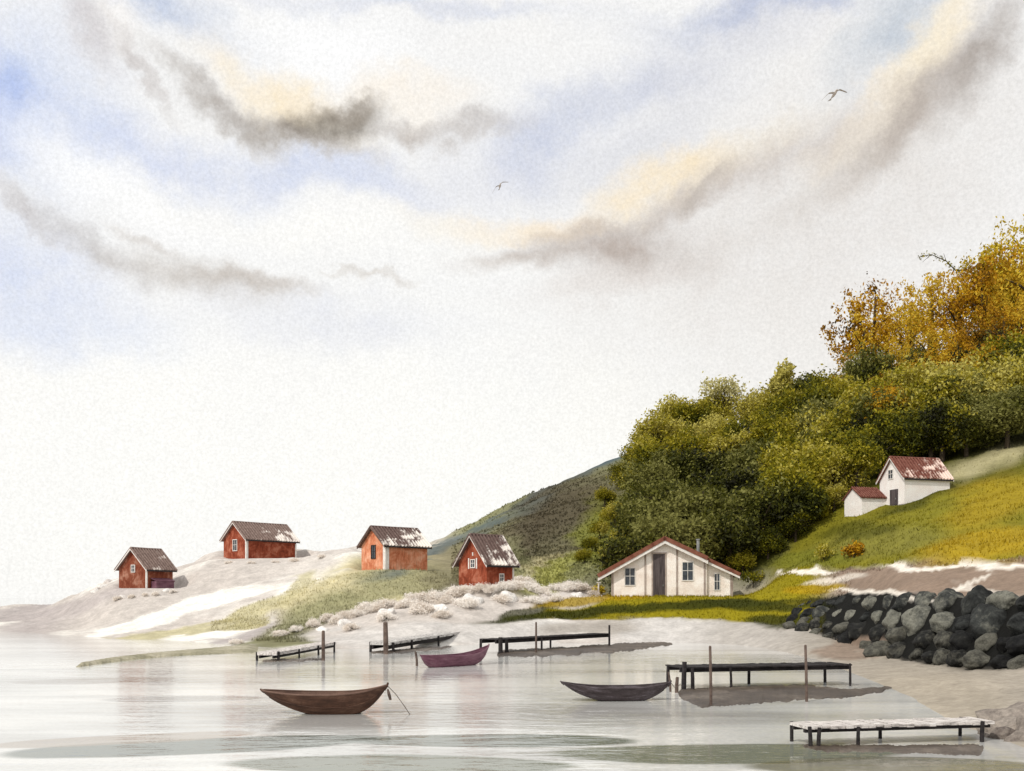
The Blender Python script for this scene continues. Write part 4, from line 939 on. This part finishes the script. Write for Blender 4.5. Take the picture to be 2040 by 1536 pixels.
# ------------------------------------------------------------------ gulls
def gull(loc, span, roll, yaw, label, droop=.12):
    o = MB()
    n = 9
    # body: one lofted surface with wings grown from it
    st = [(-.26, .012, 0), (-.2, .03, 0), (-.08, .06, 0), (.06, .066, .005), (.15, .05, .012), (.2, .042, .02), (.245, .036, .022), (.275, .014, .015), (.31, .005, .01)]
    o.tube([(x * span * .8, 0, z * span) for x, r, z in st], [r * span * .75 for x, r, z in st], 10)
    o.add([(-.2 * span, -.02 * span, 0), (-.34 * span, -.07 * span, .0), (-.34 * span, .07 * span, 0), (-.2 * span, .02 * span, 0), (-.27 * span, 0, .012 * span), (-.27 * span, 0, -.008 * span)], [(0, 1, 4), (1, 2, 4), (2, 3, 4), (3, 0, 4), (1, 0, 5), (2, 1, 5), (3, 2, 5), (0, 3, 5)])
    for s in (-1, 1):
        vs = []; fs = []
        prof = [(.0, .10, 0), (.2, .09, .07), (.42, .07, .09), (.7, .05, .02), (.9, .045, -.04), (1.0, .01, -.07)]
        for t, c, z in prof:
            y = s * t * span * .5; xb = (.06 - .16 * max(0, t - .4)) * span
            zz = (z * (1 if s > 0 else .9)) * span * .8
            vs += [(xb + c * span * .5, y, zz), (xb, y, zz + .012 * span * (1 - t * .8)), (xb - c * span * .6, y, zz - .004), (xb, y, zz - .01 * span * (1 - t * .8))]
        for i in range(len(prof) - 1):
            for k in range(4): a = i * 4 + k; b_ = i * 4 + (k + 1) % 4; fs.append((a, b_, b_ + 4, a + 4))
        fs.append((20, 21, 22, 23)); o.add(vs, fs)
    ob = o.build('seagull', M['gull'], loc=loc, smooth=True); ob.rotation_euler = (R(roll), R(-8), R(yaw)); tag(ob, label, 'seagull', 'gulls in the sky'); return ob
gull(at(996, 371, 62), 1.3, 38, -80, 'gull banking steeply in the sky left of the hill')
gull(at(1662, 188, 62), 1.9, 22, -80, 'gull gliding high in the sky above the golden trees')

# ------------------------------------------------------------------ sky, sun, camera
w = bpy.data.worlds.new('World'); SC.world = w; w.use_nodes = True; nt = w.node_tree; nt.nodes.clear()
SUN_EL, SUN_AZ = R(46), math.atan2(-.55, -.62)
sky = N(nt, 'ShaderNodeTexSky', sky_type='NISHITA'); sky.sun_disc = False; sky.sun_elevation = SUN_EL; sky.sun_rotation = SUN_AZ % (2 * math.pi)
STR = 0.11
tc = N(nt, 'ShaderNodeTexCoord'); sep = N(nt, 'ShaderNodeSeparateXYZ'); nt.links.new(tc.outputs['Generated'], sep.inputs[0])
az = N(nt, 'ShaderNodeMath', operation='ARCTAN2'); nt.links.new(sep.outputs[0], az.inputs[0]); nt.links.new(sep.outputs[1], az.inputs[1])
el = N(nt, 'ShaderNodeMath', operation='ARCSINE'); nt.links.new(sep.outputs[2], el.inputs[0])
cb = N(nt, 'ShaderNodeCombineXYZ'); nt.links.new(az.outputs[0], cb.inputs[0]); nt.links.new(el.outputs[0], cb.inputs[1])
def warpv(vec, scale, amt, detail):
    n1 = N(nt, 'ShaderNodeTexNoise'); n1.inputs['Scale'].default_value = scale; n1.inputs['Detail'].default_value = detail; n1.inputs['Roughness'].default_value = .6
    nt.links.new(tc.outputs['Generated'], n1.inputs['Vector'])
    s = N(nt, 'ShaderNodeVectorMath', operation='SUBTRACT'); nt.links.new(n1.outputs['Color'], s.inputs[0]); s.inputs[1].default_value = (.5, .5, .5)
    m_ = N(nt, 'ShaderNodeVectorMath', operation='MULTIPLY_ADD'); nt.links.new(s.outputs[0], m_.inputs[0]); m_.inputs[1].default_value = (amt, amt, 0); nt.links.new(vec, m_.inputs[2])
    return m_.outputs[0]
vec = warpv(cb.outputs[0], 7, .12, 9)
vec = warpv(vec, 60, .018, 6)
brk = noise(nt, tc.outputs['Generated'], 9.0, 7, .65)
brkf = noise(nt, tc.outputs['Generated'], 130.0, 3, .7)
bra = N(nt, 'ShaderNodeMath', operation='MULTIPLY_ADD'); nt.links.new(brkf, bra.inputs[0]); bra.inputs[1].default_value = .22; nt.links.new(brk, bra.inputs[2]); brk = bra.outputs[0]
brk2 = N(nt, 'ShaderNodeMapRange'); brk2.inputs[1].default_value = .42; brk2.inputs[2].default_value = .76; brk2.inputs[3].default_value = .45; brk2.inputs[4].default_value = 1.15; nt.links.new(brk, brk2.inputs[0])
def dirn(px, py):
    v = Vector(((px - CX) / F, 1, (HY - py) / F)).normalized(); return math.atan2(v.x, v.y), math.asin(v.z)
def K(r, g, b): c = S(r, g, b); return (c[0] / STR, c[1] / STR, c[2] / STR, 1)
# thin high veil over the blue: most of the sky is white haze
col = mixc(nt, sky.outputs[0], K(252, 251, 249), 0.93)
STROKES = [
 (1024, 1010, 1700, 420, 0, (255, 254, 249), 1.0, 1.0), (300, 900, 800, 340, 0, (255, 254, 250), 1.0, 1.0),
 (1620, 440, 640, 340, -15, (228, 223, 218), .85, 1.0), (1700, 720, 480, 190, -15, (238, 235, 231), .7, 1.0),
 (40, 190, 260, 210, 20, (192, 208, 242), .6, 1), (0, 210, 110, 120, 20, (128, 162, 232), .6, 1), (60, 520, 220, 110, 10, (186, 202, 240), .6, 1), (120, 640, 300, 70, 5, (214, 223, 244), .6, 1),
 (320, 20, 240, 60, 8, (176, 192, 222), .65, 1), (760, 10, 560, 30, 0, (196, 204, 226), .5, 1), (330, 320, 330, 60, 14, (196, 208, 240), .6, 1), (620, 352, 300, 52, 4, (190, 203, 236), .6, 1),
 (1000, 330, 300, 70, -8, (214, 217, 230), .5, 1), (1090, 265, 90, 80, -50, (184, 194, 222), .6, 1), (1200, 185, 220, 62, -18, (184, 194, 220), .6, 1), (1430, 90, 360, 110, -16, (210, 212, 222), .6, 1),
 (1560, 10, 420, 44, 0, (180, 190, 216), .7, 1), (1780, 60, 170, 70, -32, (190, 200, 212), .7, 1), (620, 650, 340, 60, 3, (222, 225, 236), .6, 1), (1240, 300, 240, 60, -20, (214, 216, 224), .5, 1),
 (640, 110, 230, 120, 10, (255, 255, 255), .95, 1), (230, 370, 320, 62, 22, (255, 255, 255), .95, 1), (240, 60, 60, 60, 50, (250, 247, 244), .8, 1), (650, 470, 420, 70, 6, (255, 254, 250), .9, 1), (1080, 70, 260, 50, -8, (246, 245, 243), .7, 1),
 (560, 205, 175, 66, 22, (252, 235, 204), .85, .8), (790, 215, 190, 56, -4, (253, 243, 228), .7, .8), (1320, 362, 180, 62, -18, (251, 232, 198), .85, .8), (1060, 445, 150, 36, 4, (250, 228, 194), .65, .8),
 (1850, 90, 210, 52, -48, (250, 237, 212), .8, .8), (1690, 250, 160, 40, -30, (250, 238, 218), .7, .8), (900, 440, 160, 40, 0, (254, 246, 230), .6, 1), (1500, 290, 150, 40, -25, (248, 236, 214), .6, .9),
 (190, 85, 90, 42, 50, (206, 200, 200), .7, 1), (285, 150, 110, 22, 48, (196, 188, 184), .6, .9), (425, 212, 150, 30, 30, (168, 158, 148), .75, .95), (560, 270, 180, 36, 13, (152, 142, 132), .85, .95), (655, 258, 95, 44, -2, (112, 106, 100), .85, .8), (690, 235, 70, 26, 0, (150, 140, 128), .7, .8), (840, 268, 150, 26, -8, (182, 172, 164), .7, .9),
 (960, 262, 120, 26, -14, (196, 190, 186), .7, .9), (50, 400, 110, 22, 38, (196, 190, 188), .7, .9), (180, 480, 160, 34, 30, (186, 180, 174), .6, 1), (300, 480, 80, 16, 20, (206, 198, 190), .6, .9), (380, 560, 190, 46, 9, (180, 170, 160), .7, 1), (520, 580, 130, 22, 8, (192, 182, 172), .7, .9), (740, 572, 90, 12, 0, (206, 198, 188), .7, .9),
 (1230, 505, 210, 62, 6, (178, 164, 154), .75, 1), (1030, 506, 160, 34, -6, (190, 178, 168), .7, 1), (1130, 460, 120, 20, 0, (204, 190, 176), .6, .9), (1340, 425, 150, 34, -20, (188, 176, 166), .7, 1), (1405, 375, 80, 16, -40, (176, 168, 160), .6, .9), (1520, 320, 230, 54, -20, (202, 192, 184), .75, 1), (1690, 310, 260, 66, -32, (210, 202, 194), .7, 1), (1805, 205, 180, 48, -38, (184, 174, 166), .75, 1), (1940, 110, 150, 60, -50, (166, 156, 148), .85, 1),
 (1240, 575, 260, 40, -4, (222, 214, 208), .5, 1),
]
for (px, py, rx, ry, ang, c, a, soft) in STROKES:
    A, E = dirn(px, py); A2, E2 = dirn(px + 40, py); A3, E3 = dirn(px, py - 40)
    sx = abs(A2 - A) / 40; sy = abs(E3 - E) / 40
    mp = N(nt, 'ShaderNodeMapping', vector_type='TEXTURE'); mp.inputs['Location'].default_value = (A, E, 0); mp.inputs['Rotation'].default_value = (0, 0, -R(ang))
    mp.inputs['Scale'].default_value = (rx * sx * 1.25, ry * sy * 1.35, 1); nt.links.new(vec, mp.inputs[0])
    ln = N(nt, 'ShaderNodeVectorMath', operation='LENGTH'); nt.links.new(mp.outputs[0], ln.inputs[0])
    mr = N(nt, 'ShaderNodeMapRange', interpolation_type='SMOOTHSTEP'); mr.inputs[1].default_value = 1.05; mr.inputs[2].default_value = max(0, 1.0 - soft); mr.inputs[3].default_value = 0; mr.inputs[4].default_value = a
    nt.links.new(ln.outputs['Value'], mr.inputs[0])
    ml = N(nt, 'ShaderNodeMath', operation='MULTIPLY', use_clamp=True); nt.links.new(mr.outputs[0], ml.inputs[0]); nt.links.new(brk2.outputs[0], ml.inputs[1])
    col = mixc(nt, col, K(*c), ml.outputs[0])
gr = noise(nt, tc.outputs['Generated'], 380, 3, .7)
col = mixc(nt, col, ramp(nt, gr, [(.3, (.92, .92, .92, 1)), (.7, (1.09, 1.09, 1.09, 1))]), 1.0, 'MULTIPLY')
bg = N(nt, 'ShaderNodeBackground'); bg.inputs['Strength'].default_value = STR; nt.links.new(col, bg.inputs['Color'])
wo = N(nt, 'ShaderNodeOutputWorld'); nt.links.new(bg.outputs[0], wo.inputs['Surface'])

sd = Vector((math.sin(SUN_AZ) * math.cos(SUN_EL), math.cos(SUN_AZ) * math.cos(SUN_EL), math.sin(SUN_EL)))
l = bpy.data.lights.new('sun', 'SUN'); l.energy = 2.5; l.angle = R(0.6); l.color = (1, .95, .87)
lo = bpy.data.objects.new('sun', l); COL.objects.link(lo); lo.rotation_euler = (-sd).to_track_quat('-Z', 'Y').to_euler(); lo.location = (0, 0, 60)
cam = bpy.data.cameras.new('camera'); co = bpy.data.objects.new('camera', cam); COL.objects.link(co)
co.location = (0, 0, H); co.rotation_euler = (R(90), 0, 0); cam.sensor_width = 36; cam.lens = 36 * F / 2040; cam.shift_y = (HY - 768) / 2040
cam.clip_end = 9000; SC.camera = co
SC.view_settings.view_transform = 'Standard'; SC.view_settings.look = 'None'; SC.view_settings.exposure = 0; SC.view_settings.gamma = 1
